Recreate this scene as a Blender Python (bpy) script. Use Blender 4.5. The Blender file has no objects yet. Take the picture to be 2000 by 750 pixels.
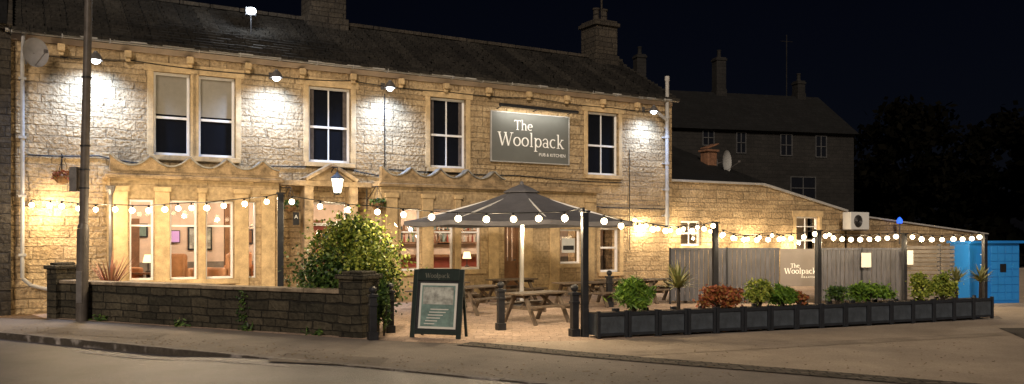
import bpy, math, random
from mathutils import Vector
random.seed(7)
R=random.random
f=1650.; H=1.6; HY=462.
TH=math.radians(30.5); cu=(math.cos(TH),math.sin(TH)); cn=(-math.sin(TH),math.cos(TH)); P0=(-10.2,17.2)
PN=P0[0]*cn[0]+P0[1]*cn[1]
def U(a,b): return a+(b-a)*R()
# survey helpers (photogrammetric reading of real positions)
def FX(px,d=0.):
    a=(px-1000)/f; t=(PN-d)/(a*cn[0]+cn[1]); X,Y=a*t-P0[0],t-P0[1]
    return X*cu[0]+Y*cu[1], t
def F(px,py,d=0.):
    s,t=FX(px,d); return s, H+(HY-py)*t/f
def FW(px,py,d=0.):
    a=(px-1000)/f; t=(PN-d)/(a*cn[0]+cn[1]); return (a*t,t,H+(HY-py)*t/f)
def G(px,py,z=0.):
    t=f*(H-z)/(py-HY); return ((px-1000)/f*t,t)
def D(px,t): return ((px-1000)/f*t,t)
def LN(px,py,A,B):
    a=(px-1000)/f; dx,dy=B[0]-A[0],B[1]-A[1]; k=(a*A[1]-A[0])/(dx-a*dy)
    X,Y=A[0]+k*dx,A[1]+k*dy; return Vector((X,Y,H+(HY-py)*Y/f))
sc=bpy.context.scene
# ---------------- materials
def newmat(name):
    m=bpy.data.materials.new(name); m.use_nodes=True; nt=m.node_tree
    return m,nt,nt.nodes['Principled BSDF'],nt.nodes,nt.links
def mat(name,col,rough=.7,ns=6,var=.35,bump=.0,metal=0,spec=.3,ns2=None,stretch=None,speck=0):
    m,nt,b,N,L=newmat(name)
    b.inputs['Roughness'].default_value=rough; b.inputs['Metallic'].default_value=metal
    b.inputs['Specular IOR Level'].default_value=spec
    tc=N.new('ShaderNodeTexCoord'); no=N.new('ShaderNodeTexNoise'); no.inputs['Scale'].default_value=ns; no.inputs['Detail'].default_value=8
    no.inputs['Roughness'].default_value=.65
    src=tc.outputs['Object']
    if stretch:
        mp=N.new('ShaderNodeMapping'); mp.inputs['Scale'].default_value=stretch; L.new(src,mp.inputs['Vector']); src=mp.outputs[0]
    L.new(src,no.inputs['Vector'])
    r=N.new('ShaderNodeValToRGB'); r.color_ramp.elements[0].position=.3; r.color_ramp.elements[1].position=.7
    lo=[c*(1-var) for c in col]; hi=[min(1,c*(1+var)) for c in col]
    r.color_ramp.elements[0].color=(*lo,1); r.color_ramp.elements[1].color=(*hi,1)
    L.new(no.outputs['Fac'],r.inputs['Fac']); out=r.outputs['Color']
    if speck:
        n4=N.new('ShaderNodeTexNoise'); n4.inputs['Scale'].default_value=38; n4.inputs['Detail'].default_value=5; n4.inputs['Roughness'].default_value=.8; L.new(src,n4.inputs['Vector'])
        mr=N.new('ShaderNodeMapRange'); mr.inputs['From Min'].default_value=.3; mr.inputs['From Max'].default_value=.7; mr.inputs['To Min'].default_value=1-speck; mr.inputs['To Max'].default_value=1+speck; L.new(n4.outputs['Fac'],mr.inputs['Value'])
        vs=N.new('ShaderNodeVectorMath'); vs.operation='SCALE'; L.new(out,vs.inputs[0]); L.new(mr.outputs[0],vs.inputs['Scale']); out=vs.outputs[0]
    L.new(out,b.inputs['Base Color'])
    if bump:
        n2=N.new('ShaderNodeTexNoise'); n2.inputs['Scale'].default_value=ns2 or ns*6; n2.inputs['Detail'].default_value=6
        L.new(src,n2.inputs['Vector'])
        bp=N.new('ShaderNodeBump'); bp.inputs['Strength'].default_value=bump; bp.inputs['Distance'].default_value=.02
        L.new(n2.outputs['Fac'],bp.inputs['Height']); L.new(bp.outputs['Normal'],b.inputs['Normal'])
    return m
def stone(name,c1,c2,mo,bw,bh,bump=.8,ms=.012,horiz=False,stain=.5,dist=.035,rough=.85,warp=.07,irr=0):
    m,nt,b,N,L=newmat(name); b.inputs['Roughness'].default_value=rough; b.inputs['Specular IOR Level'].default_value=.25
    tc=N.new('ShaderNodeTexCoord'); sp=N.new('ShaderNodeSeparateXYZ'); L.new(tc.outputs['Object'],sp.inputs[0])
    cb=N.new('ShaderNodeCombineXYZ')
    if horiz:
        L.new(sp.outputs['X'],cb.inputs[0]); L.new(sp.outputs['Y'],cb.inputs[1])
    else:
        ad=N.new('ShaderNodeMath'); ad.operation='ADD'; L.new(sp.outputs['X'],ad.inputs[0]); L.new(sp.outputs['Y'],ad.inputs[1])
        xo,zo=ad.outputs[0],sp.outputs['Z']
        if irr:
            # uneven course heights and block lengths
            def mth(op,a,b_=None,c_=None):
                n=N.new('ShaderNodeMath'); n.operation=op
                for i,v in enumerate((a,b_,c_)):
                    if v is None: continue
                    if isinstance(v,(int,float)): n.inputs[i].default_value=v
                    else: L.new(v,n.inputs[i])
                return n.outputs[0]
            s1=mth('SINE',mth('MULTIPLY',zo,7.3)); s2=mth('SINE',mth('MULTIPLY',zo,17.9))
            z2=mth('MULTIPLY_ADD',s2,.016*irr,mth('MULTIPLY_ADD',s1,.05*irr,zo))
            row=mth('FLOOR',mth('DIVIDE',z2,bh))
            ph=mth('MULTIPLY',row,2.17)
            s3=mth('SINE',mth('MULTIPLY_ADD',xo,3.1,ph)); s4=mth('SINE',mth('MULTIPLY_ADD',xo,5.9,mth('MULTIPLY',row,4.3)))
            xo=mth('MULTIPLY_ADD',s4,.06*irr,mth('MULTIPLY_ADD',s3,.12*irr,mth('MULTIPLY_ADD',mth('SINE',ph),.2,xo))); zo=z2
        L.new(xo,cb.inputs[0]); L.new(zo,cb.inputs[1])
    wn=N.new('ShaderNodeTexNoise'); wn.inputs['Scale'].default_value=2.2; wn.inputs['Detail'].default_value=3
    L.new(tc.outputs['Object'],wn.inputs['Vector'])
    vm=N.new('ShaderNodeVectorMath'); vm.operation='SCALE'; vm.inputs['Scale'].default_value=warp
    sb=N.new('ShaderNodeVectorMath'); sb.operation='SUBTRACT'; sb.inputs[1].default_value=(.5,.5,.5)
    L.new(wn.outputs['Color'],sb.inputs[0]); L.new(sb.outputs[0],vm.inputs[0])
    av=N.new('ShaderNodeVectorMath'); av.operation='ADD'; L.new(cb.outputs[0],av.inputs[0]); L.new(vm.outputs[0],av.inputs[1])
    br=N.new('ShaderNodeTexBrick'); br.inputs['Scale'].default_value=1
    br.inputs['Brick Width'].default_value=bw; br.inputs['Row Height'].default_value=bh; br.inputs['Mortar Size'].default_value=ms
    br.inputs['Mortar Smooth'].default_value=.6; br.inputs['Color1'].default_value=(*c1,1); br.inputs['Color2'].default_value=(*c2,1); br.inputs['Mortar'].default_value=(*mo,1)
    br.squash=1.25; br.squash_frequency=3
    L.new(av.outputs[0],br.inputs['Vector'])
    n1=N.new('ShaderNodeTexNoise'); n1.inputs['Scale'].default_value=.9; n1.inputs['Detail'].default_value=9; n1.inputs['Roughness'].default_value=.7
    L.new(tc.outputs['Object'],n1.inputs['Vector'])
    mr=N.new('ShaderNodeMapRange'); mr.inputs['From Min'].default_value=.3; mr.inputs['From Max'].default_value=.7
    mr.inputs['To Min'].default_value=1-stain; mr.inputs['To Max'].default_value=1+stain*.4; L.new(n1.outputs['Fac'],mr.inputs['Value'])
    n3=N.new('ShaderNodeTexNoise'); n3.inputs['Scale'].default_value=14; n3.inputs['Detail'].default_value=8; L.new(tc.outputs['Object'],n3.inputs['Vector'])
    mr2=N.new('ShaderNodeMapRange'); mr2.inputs['From Min'].default_value=.3; mr2.inputs['From Max'].default_value=.7
    mr2.inputs['To Min'].default_value=.68; mr2.inputs['To Max'].default_value=1.22; L.new(n3.outputs['Fac'],mr2.inputs['Value'])
    mu=N.new('ShaderNodeMath'); mu.operation='MULTIPLY'; L.new(mr.outputs[0],mu.inputs[0]); L.new(mr2.outputs[0],mu.inputs[1])
    vs=N.new('ShaderNodeVectorMath'); vs.operation='SCALE'; L.new(br.outputs['Color'],vs.inputs[0]); L.new(mu.outputs[0],vs.inputs['Scale'])
    L.new(vs.outputs[0],b.inputs['Base Color'])
    iv=N.new('ShaderNodeMath'); iv.operation='SUBTRACT'; iv.inputs[0].default_value=1; L.new(br.outputs['Fac'],iv.inputs[1])
    m2=N.new('ShaderNodeMath'); m2.operation='MULTIPLY_ADD'; L.new(n3.outputs['Fac'],m2.inputs[0]); m2.inputs[1].default_value=1.4; L.new(iv.outputs[0],m2.inputs[2])
    bp=N.new('ShaderNodeBump'); bp.inputs['Strength'].default_value=bump; bp.inputs['Distance'].default_value=dist
    L.new(m2.outputs[0],bp.inputs['Height']); L.new(bp.outputs['Normal'],b.inputs['Normal'])
    return m
def leafmat(name,cols,spec=.3):
    m,nt,b,N,L=newmat(name); b.inputs['Roughness'].default_value=.55 if spec else 1; b.inputs['Specular IOR Level'].default_value=spec
    g=N.new('ShaderNodeNewGeometry'); r=N.new('ShaderNodeValToRGB')
    e=r.color_ramp.elements; e[0].color=(*cols[0],1); e[1].color=(*cols[-1],1)
    for i,c in enumerate(cols[1:-1]):
        k=e.new((i+1)/(len(cols)-1)); k.color=(*c,1)
    L.new(g.outputs['Random Per Island'],r.inputs['Fac']); L.new(r.outputs['Color'],b.inputs['Base Color'])
    return m
def emis(name,col,s):
    m,nt,b,N,L=newmat(name); b.inputs['Base Color'].default_value=(*[c*.8 for c in col],1)
    b.inputs['Emission Color'].default_value=(*col,1); b.inputs['Emission Strength'].default_value=s; return m
def glassmat():
    m,nt,b,N,L=newmat('window_glass'); o=N['Material Output']
    t=N.new('ShaderNodeBsdfTransparent'); g=N.new('ShaderNodeBsdfGlossy'); g.inputs['Roughness'].default_value=.03
    x=N.new('ShaderNodeMixShader'); x.inputs[0].default_value=.07; L.new(t.outputs[0],x.inputs[1]); L.new(g.outputs[0],x.inputs[2]); L.new(x.outputs[0],o.inputs['Surface']); return m
STONE=stone('sandstone_walling',(.54,.40,.225),(.38,.27,.145),(.33,.24,.135),.46,.17,bump=1.,ms=.011,stain=.48,dist=.05,irr=1)
STONED=stone('dark_stone',(.065,.054,.04),(.04,.034,.027),(.025,.021,.017),.4,.16,irr=1)  # darker stone for the adjoining house, chimneys and ridge
TERR=stone('dim_terrace_stone',(.022,.020,.018),(.016,.015,.0135),(.010,.010,.009),.45,.2,bump=.4)  # near-black colour stands in for the terrace getting little light
LOWW=stone('shade_dark_walling',(.075,.063,.042),(.032,.029,.020),(.018,.016,.012),.36,.125,bump=1,stain=.7,irr=.8)  # wall colour kept dark to paint in its poorly lit face
SLATE=stone('stone_slate_roofing',(.034,.030,.024),(.014,.0125,.0105),(.004,.004,.0035),.33,5.,bump=.7,ms=.01,stain=.8,horiz=True)
SLATE2=stone('dark_slate_roofing',(.009,.009,.009),(.006,.006,.006),(.003,.003,.003),.3,.2,bump=.5,horiz=True)
DRESS=mat('dressed_sandstone',(.50,.365,.195),.8,4,.32,.35,speck=.18)
DRESSD=mat('weathered_dressed_stone',(.30,.215,.12),.85,4,.65,.5,speck=.25)
PAVE=stone('block_paving',(.50,.37,.28),(.36,.265,.20),(.17,.12,.09),.24,.12,bump=.35,ms=.006,horiz=True,stain=.3,dist=.01)
SETT=stone('granite_setts',(.19,.16,.13),(.10,.085,.07),(.035,.03,.026),.16,.11,bump=1,ms=.014,horiz=True,stain=.4,dist=.02)
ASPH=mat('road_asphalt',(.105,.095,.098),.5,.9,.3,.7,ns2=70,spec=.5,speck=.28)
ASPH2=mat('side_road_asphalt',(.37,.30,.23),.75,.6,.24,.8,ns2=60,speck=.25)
PVMT=mat('pavement_tarmac',(.20,.172,.148),.8,.9,.28,.8,ns2=60,speck=.25)
FIELD=mat('dark_ground',(.02,.02,.016),.9,.3,.5)
KERB=stone('kerb_stone',(.28,.25,.23),(.21,.19,.17),(.06,.05,.04),.9,3,bump=.3,horiz=True,ms=.012)
PAINT=mat('worn_road_paint',(.28,.26,.255),.7,14,.6)
WHITE=mat('white_painted_wood',(.80,.79,.77),.45,9,.06)
CREAM=mat('cream_painted_wall',(.60,.48,.38),.7,1.6,.25)
BLIND=mat('beige_roller_blind',(.26,.24,.195),.8,12,.08)
BLACK=mat('black_painted_timber',(.016,.017,.02),.45,8,.4,.2)
METAL=mat('grey_metal',(.13,.12,.115),.45,7,.3,metal=.4)
COLM=mat('painted_steel_column',(.075,.064,.055),.5,5,.35,.1)
PIPE=mat('pale_grey_pipe',(.34,.33,.31),.5,5,.2)
DGREY=mat('anthracite_planter_paint',(.042,.05,.06),.5,7,.35,.3)
DGREY2=mat('anthracite_post_paint',(.014,.016,.02),.5,7,.35,.3)
FENCE=mat('grey_fence_boards',(.066,.066,.074),.6,5,.4,.3,stretch=(3,3,.5))
WOOD=mat('weathered_picnic_timber',(.105,.078,.055),.7,9,.4,.4)
DWOOD=mat('brown_door_wood',(.17,.085,.04),.5,6,.3,.2)
PANL=mat('grey_green_panelling',(.20,.18,.15),.5,6,.3,.2)
DARKG=mat('dark_window_pane',(.008,.009,.012),.06,3,.1,spec=.6)
CURT=mat('curtain_fabric',(.12,.10,.09),.9,12,.4)
SIGNG=mat('grey_green_sign_face',(.125,.13,.12),.5,2,.08)
BANN=mat('taupe_banner',(.16,.14,.125),.6,3,.08)
LETT=mat('white_lettering',(.85,.84,.80),.5,5,.03)
PAPER=mat('white_paper',(.5,.5,.46),.6,9,.08)
FAB=mat('grey_canopy_fabric',(.125,.122,.13),.8,3,.2,.15,ns2=200)
BLUE=mat('blue_locker_paint',(.012,.14,.44),.35,3,.06)
BLUE2=mat('lighter_blue_panel',(.02,.18,.50),.35,3,.06)
CABLE=mat('black_cable',(.015,.015,.015),.6,5,.1)
ORANGE=mat('tan_leather',(.50,.25,.12),.5,5,.25)
RED=mat('dark_red_paint',(.22,.05,.035),.5,5,.2)
TEAL=mat('poster_teal',(.13,.20,.18),.5,4,.5)
PGREY=mat('poster_grey',(.30,.31,.28),.5,7,.7)
GREENB=mat('dark_green_frame',(.012,.02,.017),.4,6,.3)
FLOORM=mat('interior_carpet',(.16,.08,.06),.9,5,.3)
TERRA=mat('coir_basket',(.16,.09,.04),.9,20,.5,.6)
PLASTIC=mat('white_plastic',(.6,.6,.58),.4,5,.05)
RUST=mat('rusty_brown_stone',(.16,.08,.045),.8,8,.5,.5)
SOIL=mat('soil',(.03,.02,.014),.95,20,.4,.6)
BARK=mat('bark',(.03,.022,.016),.9,12,.4,.7)
GLASS=glassmat()
BULB=emis('warm_bulb_glow',(1,.80,.50),9)
LAMPW=emis('cool_lamp_glow',(.85,.93,1),16)
LANT=emis('lantern_glass_glow',(1,.86,.62),5)
SHADEL=emis('table_lamp_glow',(1,.7,.4),2.2)
BLUEL=emis('blue_lamp_glow',(.03,.15,1),1.3)
SCRN=emis('purple_screen_glow',(.5,.3,.6),.4)
L_BUSH=leafmat('shrub_leaves',[(.010,.028,.008),(.025,.06,.012),(.055,.10,.018),(.10,.15,.025)])
L_YEL=leafmat('golden_and_lit_leaves',[(.07,.12,.015),(.19,.23,.03),(.34,.36,.06)])  # golden planter shrubs, and the painted light on the large shrub
L_GRN=leafmat('bright_green_leaves',[(.04,.09,.01),(.09,.18,.02),(.18,.28,.03)])
L_RED=leafmat('red_leaves',[(.15,.035,.02),(.29,.08,.03),(.22,.14,.03)])
L_SPK=leafmat('striped_spiky_leaves',[(.10,.12,.03),(.28,.28,.10),(.4,.36,.16)])
L_PHO=leafmat('bronze_spiky_leaves',[(.20,.07,.05),(.36,.15,.09),(.26,.16,.08)])
L_DRK=leafmat('night_tree_leaves',[(.0018,.0018,.0011),(.003,.0028,.0018),(.0045,.004,.0025)],spec=0)  # night darkness put into the leaf colour of far trees and hedge
# ---------------- mesh builder
class M:
    def __init__(s): s.v=[];s.f=[];s.m=[]
    def face(s,pts,m=0):
        i=len(s.v); s.v+= [tuple(p) for p in pts]; s.f.append(tuple(range(i,i+len(pts)))); s.m.append(m)
    def box(s,x0,x1,y0,y1,z0,z1,m=0):
        i=len(s.v); s.v+=[(x0,y0,z0),(x1,y0,z0),(x1,y1,z0),(x0,y1,z0),(x0,y0,z1),(x1,y0,z1),(x1,y1,z1),(x0,y1,z1)]
        for q in ((0,3,2,1),(4,5,6,7),(0,1,5,4),(1,2,6,5),(2,3,7,6),(3,0,4,7)): s.f.append(tuple(i+k for k in q)); s.m.append(m)
    def beam(s,a,b,w,h,m=0,up=(0,0,1)):
        a,b=Vector(a),Vector(b); d=(b-a).normalized(); u=Vector(up)
        sd=d.cross(u); 
        if sd.length<1e-4: sd=d.cross(Vector((0,1,0)))
        sd.normalize(); uu=sd.cross(d).normalized(); i=len(s.v)
        for p in (a,b):
            for sx,sz in ((-1,-1),(1,-1),(1,1),(-1,1)): s.v.append(tuple(p+sd*(sx*w/2)+uu*(sz*h/2)))
        for q in ((0,1,2,3),(7,6,5,4),(0,4,5,1),(1,5,6,2),(2,6,7,3),(3,7,4,0)): s.f.append(tuple(i+k for k in q)); s.m.append(m)
    def cyl(s,a,b,r0,r1=None,n=12,m=0,cap=True):
        r1=r0 if r1 is None else r1; a,b=Vector(a),Vector(b); d=(b-a).normalized()
        u=d.cross(Vector((0,0,1)) if abs(d.z)<.9 else Vector((1,0,0))).normalized(); w=d.cross(u); i=len(s.v)
        for p,r in ((a,r0),(b,r1)):
            for k in range(n):
                t=2*math.pi*k/n; s.v.append(tuple(p+u*(r*math.cos(t))+w*(r*math.sin(t))))
        for k in range(n): s.f.append((i+k,i+(k+1)%n,i+n+(k+1)%n,i+n+k)); s.m.append(m)
        if cap: s.f.append(tuple(i+k for k in reversed(range(n)))); s.m.append(m); s.f.append(tuple(i+n+k for k in range(n))); s.m.append(m)
    def lathe(s,prof,n=16,m=0,c=(0,0,0)):
        i=len(s.v)
        for r,z in prof:
            for k in range(n):
                t=2*math.pi*k/n; s.v.append((c[0]+r*math.cos(t),c[1]+r*math.sin(t),c[2]+z))
        for j in range(len(prof)-1):
            for k in range(n): s.f.append((i+j*n+k,i+j*n+(k+1)%n,i+(j+1)*n+(k+1)%n,i+(j+1)*n+k)); s.m.append(m)
    def ball(s,c,r,n=12,m=0,sz=1): s.lathe([(max(.0005,r*math.sin(math.pi*j/8)),-r*sz*math.cos(math.pi*j/8)) for j in range(9)],n,m,c)
    def leaf(s,p,sz,m=0,elong=1.6):
        d=Vector((U(-1,1),U(-1,1),U(-1,1))).normalized(); e=Vector((U(-1,1),U(-1,1),U(-1,1))).cross(d)
        if e.length<1e-3: return
        e.normalize(); p=Vector(p); a=sz*elong*U(.6,1.2)/2; b=sz*U(.6,1.2)/2
        s.face((p-d*a,p+e*b,p+d*a,p-e*b),m)
    def build(s,name,mats,parent=None,loc=(0,0,0),rz=0,smooth=False,bev=0):
        me=bpy.data.meshes.new(name); me.from_pydata(s.v,[],s.f); 
        if not isinstance(mats,(list,tuple)): mats=[mats]
        for q in mats: me.materials.append(q)
        me.polygons.foreach_set('material_index',s.m)
        if smooth: me.polygons.foreach_set('use_smooth',[True]*len(s.f))
        me.update(); o=bpy.data.objects.new(name,me); sc.collection.objects.link(o); o.location=loc; o.rotation_euler[2]=rz
        if parent: o.parent=parent
        if bev:
            b=o.modifiers.new('b','BEVEL'); b.width=bev; b.segments=2; b.limit_method='ANGLE'
        return o
def tag(o,label,cat,group=None):
    o['label']=label; o['category']=cat
    if group: o['group']=group
    return o
def thing(name,label,cat,loc=(0,0,0),rz=0,group=None):
    o=bpy.data.objects.new(name,None); sc.collection.objects.link(o); o.location=loc; o.rotation_euler[2]=rz; o.empty_display_size=.2
    return tag(o,label,cat,group)
def clone(root,loc,rz=0,scale=None):
    n=root.copy(); sc.collection.objects.link(n); n.location=loc; n.rotation_euler[2]=rz
    if scale: n.scale=(scale,)*3
    for c in root.children:
        k=c.copy(); sc.collection.objects.link(k); k.parent=n
        for g in c.children:
            kk=g.copy(); sc.collection.objects.link(kk); kk.parent=k
    return n
def light(kind,name,loc,power,col,parent=None,rot=None,size=.05,spot=None,blend=.6,sx=None):
    l=bpy.data.lights.new(name,kind); l.energy=power; l.color=col
    if kind in('POINT','SPOT'): l.shadow_soft_size=size
    if spot: l.spot_size=math.radians(spot); l.spot_blend=blend
    if sx: l.shape='RECTANGLE'; l.size=sx[0]; l.size_y=sx[1]
    o=bpy.data.objects.new(name,l); sc.collection.objects.link(o); o.location=loc
    if rot: o.rotation_euler=rot
    if parent: o.parent=parent
    return o
def aim(v): return Vector(v).to_track_quat('-Z','Y').to_euler()
def wallh(mb,x0,x1,z0,z1,y,T,holes,m=0):
    xs=sorted({x0,x1,*[h[0] for h in holes],*[h[1] for h in holes]}); zs=sorted({z0,z1,*[h[2] for h in holes],*[h[3] for h in holes]})
    for a,b in zip(xs,xs[1:]):
        for c,d in zip(zs,zs[1:]):
            mx,mz=(a+b)/2,(c+d)/2
            if any(h[0]<mx<h[1] and h[2]<mz<h[3] for h in holes): continue
            mb.face(((a,y,c),(b,y,c),(b,y,d),(a,y,d)),m); mb.face(((b,y+T,c),(a,y+T,c),(a,y+T,d),(b,y+T,d)),m)
    for h in holes:
        a,b,c,d=h; Y=y+T
        mb.face(((a,y,c),(a,y,d),(a,Y,d),(a,Y,c)),m); mb.face(((b,y,d),(b,y,c),(b,Y,c),(b,Y,d)),m)
        mb.face(((a,y,d),(b,y,d),(b,Y,d),(a,Y,d)),m); mb.face(((b,y,c),(a,y,c),(a,Y,c),(b,Y,c)),m)
    Y=y+T
    mb.face(((x0,y,z0),(x0,y,z1),(x0,Y,z1),(x0,Y,z0)),m); mb.face(((x1,y,z1),(x1,y,z0),(x1,Y,z0),(x1,Y,z1)),m)
    mb.face(((x0,y,z1),(x1,y,z1),(x1,Y,z1),(x0,Y,z1)),m)
def window(par,x0,x1,z0,z1,y,vb=(),hb=(),pane=DARKG,fw=.06,blind=None,sill=True,sur=True,curtain=False,fm=WHITE,thin=.03,name='window',rev=.1):
    m=M(); Y=y+rev
    m.box(x0+.002,x0+fw,Y,Y+.07,z0+.002,z1-.002); m.box(x1-fw,x1-.002,Y,Y+.07,z0+.002,z1-.002)
    m.box(x0+fw,x1-fw,Y+.003,Y+.067,z0+.002,z0+fw*1.1); m.box(x0+fw,x1-fw,Y+.003,Y+.067,z1-fw,z1-.002)
    for i,h in enumerate(hb):
        zz=z0+(z1-z0)*h; w=fw*.45 if h==hb[0] else thin/2; m.box(x0+fw,x1-fw,Y-.006,Y+.06,zz-w,zz+w)
    for v in vb:
        xx=x0+(x1-x0)*v; m.box(xx-thin/2,xx+thin/2,Y+.012,Y+.05,z0+fw,z1-fw)
    w=m.build(name,fm,par,bev=.004)
    g=M(); g.face(((x0+.01,Y+.04,z0+.01),(x1-.01,Y+.04,z0+.01),(x1-.01,Y+.04,z1-.01),(x0+.01,Y+.04,z1-.01)))
    g.build('glass',pane,w)
    if blind:
        b=M(); zt=z0+(z1-z0)*blind
        b.box(x0+fw,x1-fw,Y+.026,Y+.034,zt,z1-fw)
        b.build('blind',BLIND,w)
    if curtain:
        for sx in (0,1):
            b=M(); xa=x0+fw if sx==0 else x1-fw-.1
            for k in range(4): b.cyl((xa+.013+k*.025,Y+.03,z0+fw),(xa+.013+k*.025,Y+.03,z1-fw),.012,n=6)
            b.build('curtain',CURT,w)
    if sill:
        s=M(); s.box(x0-.1,x1+.1,y-.09,Y-.002,z0-.11,z0-.001); s.build('sill',DRESS,w,bev=.01)
    if sur:
        s=M(); s.box(x0-.13,x0-.001,y-.02,y+.1,z0,z1+.001); s.box(x1+.001,x1+.13,y-.02,y+.1,z0,z1+.001); s.box(x0-.2,x1+.2,y-.024,y+.1,z1+.001,z1+.2)
        s.build('surround',DRESS,w,bev=.008)
    return w
# ---------------- lettering
def arc(cx,cy,rx,ry,a0,a1,tn,tk): return ('a',cx,cy,rx,ry,a0,a1,tn,tk)
def ln(*a): return ('l',*a)
def sf(x0,x1,y): return ('l',x0,y,x1,y,.04)
GL={'W':(.9,[ln(.05,.7,.25,0,.095),ln(.25,0,.43,.6,.045),ln(.43,.7,.62,0,.095),ln(.62,0,.82,.7,.045),sf(-.04,.16,.69),sf(.34,.52,.69),sf(.72,.92,.69)]),
'o':(.5,[arc(.24,.25,.19,.22,0,360,.045,.09)]),
'l':(.26,[ln(.13,0,.13,.76,.08),sf(.03,.23,.02),sf(.04,.13,.74)]),
'p':(.55,[ln(.13,-.22,.13,.5,.08),sf(.03,.24,-.21),sf(.04,.13,.48),arc(.3,.25,.17,.22,-160,160,.045,.09)]),
'a':(.46,[arc(.2,.35,.14,.13,0,170,.045,.06),ln(.34,.37,.34,.02,.08),arc(.2,.14,.13,.12,0,360,.04,.07),sf(.34,.43,.02)]),
'c':(.44,[arc(.24,.25,.18,.22,50,310,.045,.09)]),
'k':(.52,[ln(.13,0,.13,.76,.08),sf(.03,.23,.02),sf(.04,.13,.74),ln(.15,.2,.38,.48,.045),ln(.22,.28,.43,0,.09),sf(.3,.47,.48),sf(.34,.52,.02)]),
'T':(.58,[ln(.29,0,.29,.7,.09),ln(.02,.69,.56,.69,.05),ln(.03,.58,.03,.7,.03),ln(.55,.58,.55,.7,.03),sf(.18,.4,.02)]),
'h':(.56,[ln(.13,0,.13,.76,.08),sf(.03,.23,.02),sf(.04,.13,.74),arc(.28,.3,.14,.17,0,150,.045,.08),ln(.42,.32,.42,0,.08),sf(.33,.51,.02)]),
'e':(.46,[arc(.24,.25,.18,.22,8,310,.045,.09),ln(.06,.27,.42,.27,.04)]),' ':(.3,[])}
def word(mb,txt,x,z,size,y,facing=-1):
    k=0
    for ch in txt:
        adv,sh=GL[ch]
        for q in sh:
            k+=1; Y=y-.0004*(k%6)
            if q[0]=='l':
                _,a,b,c,d,w=q; dx,dz=c-a,d-b; l=math.hypot(dx,dz); nx,nz=-dz/l*w/2,dx/l*w/2
                pts=[(a+nx,b+nz),(a-nx,b-nz),(c-nx,d-nz),(c+nx,d+nz)]
                mb.face([(x+p[0]*size,Y,z+p[1]*size) for p in pts])
            else:
                _,cx,cy,rx,ry,a0,a1,tn,tk=q; n=20; prev=None
                for i in range(n+1):
                    t=math.radians(a0+(a1-a0)*i/n); w=(tn+(tk-tn)*abs(math.cos(t)))/2; c,s_=math.cos(t),math.sin(t)
                    cur=((cx+(rx+w)*c,cy+(ry+w)*s_),(cx+(rx-w)*c,cy+(ry-w)*s_))
                    if prev: mb.face([(x+p[0]*size,Y,z+p[1]*size) for p in (prev[0],prev[1],cur[1],cur[0])])
                    prev=cur
        x+=adv*size
    return x
def wlen(t,s): return sum(GL[c][0] for c in t)*s
def fontobj(txt,size,loc,rot,par,matr,align='LEFT',name='small_lettering'):
    c=bpy.data.curves.new(name,'FONT'); c.body=txt; c.size=size; c.align_x=align; c.extrude=.001
    o=bpy.data.objects.new('tmp',c); sc.collection.objects.link(o); bpy.context.view_layer.update()
    me=bpy.data.meshes.new_from_object(o.evaluated_get(bpy.context.evaluated_depsgraph_get())); bpy.data.objects.remove(o)
    me.materials.clear(); me.materials.append(matr); me.name=name
    o=bpy.data.objects.new(name,me); sc.collection.objects.link(o); o.location=loc; o.rotation_euler=rot; o.parent=par
    return o
# ================= GROUND
def sheet(name,pts,z,matr,sub=None):
    m=M(); m.face([(p[0],p[1],z) for p in pts]); o=m.build(name,matr); o['kind']='structure'; return o
sheet('ground',[(-900,-900),(900,-900),(900,900),(-900,900)],-.13,FIELD)
KA=Vector(G(0,650)); KC=Vector(G(1040,748)); kd=(KC-KA).normalized(); kn=Vector((-kd.y,kd.x))
if kn.y<0: kn=-kn
def KP(s,o=0): p=KA+kd*s+kn*o; return (p.x,p.y)
s45=(Vector(G(455,692))-KA).dot(kd)
m=M(); ss=[-45]+[s45-1.5,s45-1,s45-.5,s45,s45+.5,s45+1,60]
zz=[-.1,-.1,-.09,-.06,-.035,-.02,-.012,-.012]
for i in range(len(ss)-1):
    m.face([(*KP(ss[i],-14),zz[i]),(*KP(ss[i+1],-14),zz[i+1]),(*KP(ss[i+1],0),zz[i+1]),(*KP(ss[i],0),zz[i])])
o=m.build('road',ASPH); o['kind']='structure'
m=M(); m.box(-45,60,.13,60,-.125,0); ang=math.atan2(kd.y,kd.x)
o=m.build('pavement',PVMT,loc=(KA.x,KA.y,0),rz=ang); o['kind']='structure'
m=M(); m.box(-45,60,0,.127,-.12,.006); o=m.build('kerb',KERB,loc=(KA.x,KA.y,0),rz=ang,bev=.012); o['kind']='structure'
A_=Vector(G(150,687,-.1)); sA=(A_-KA).dot(kd); oA=(A_-KA).dot(kn)
m=M()
def zr(s): 
    for j in range(len(ss)-1):
        if ss[j]<=s<=ss[j+1]: return zz[j]+(zz[j+1]-zz[j])*(s-ss[j])/(ss[j+1]-ss[j])+.005
    return -.007
for a,b in ((sA-6,sA-2.5),(sA,sA+4.2),(sA+7,sA+10)):
    n=8
    for i in range(n):
        a1=a+(b-a)*i/n; b1=a+(b-a)*(i+1)/n
        m.face([(*KP(a1,oA-.05),zr(a1)),(*KP(b1,oA-.05),zr(b1)),(*KP(b1,oA+.05),zr(b1)),(*KP(a1,oA+.05),zr(a1))])
o=m.build('road_marking',PAINT); o['kind']='structure'
pv=[G(690,662),G(800,668),G(905,672),G(1165,668),(3.0,13.9),(9.3,16.6),(12,19),(12,36),FW(1500,500)[:2],FW(20,500)[:2],G(100,622)]
sheet('forecourt_paving',pv,.004,PAVE)
e=[G(905,672),G(1000,680),G(1100,690),G(1250,703),G(1400,715),G(1600,731),G(1800,748),G(2100,772),G(3300,830)]
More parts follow.
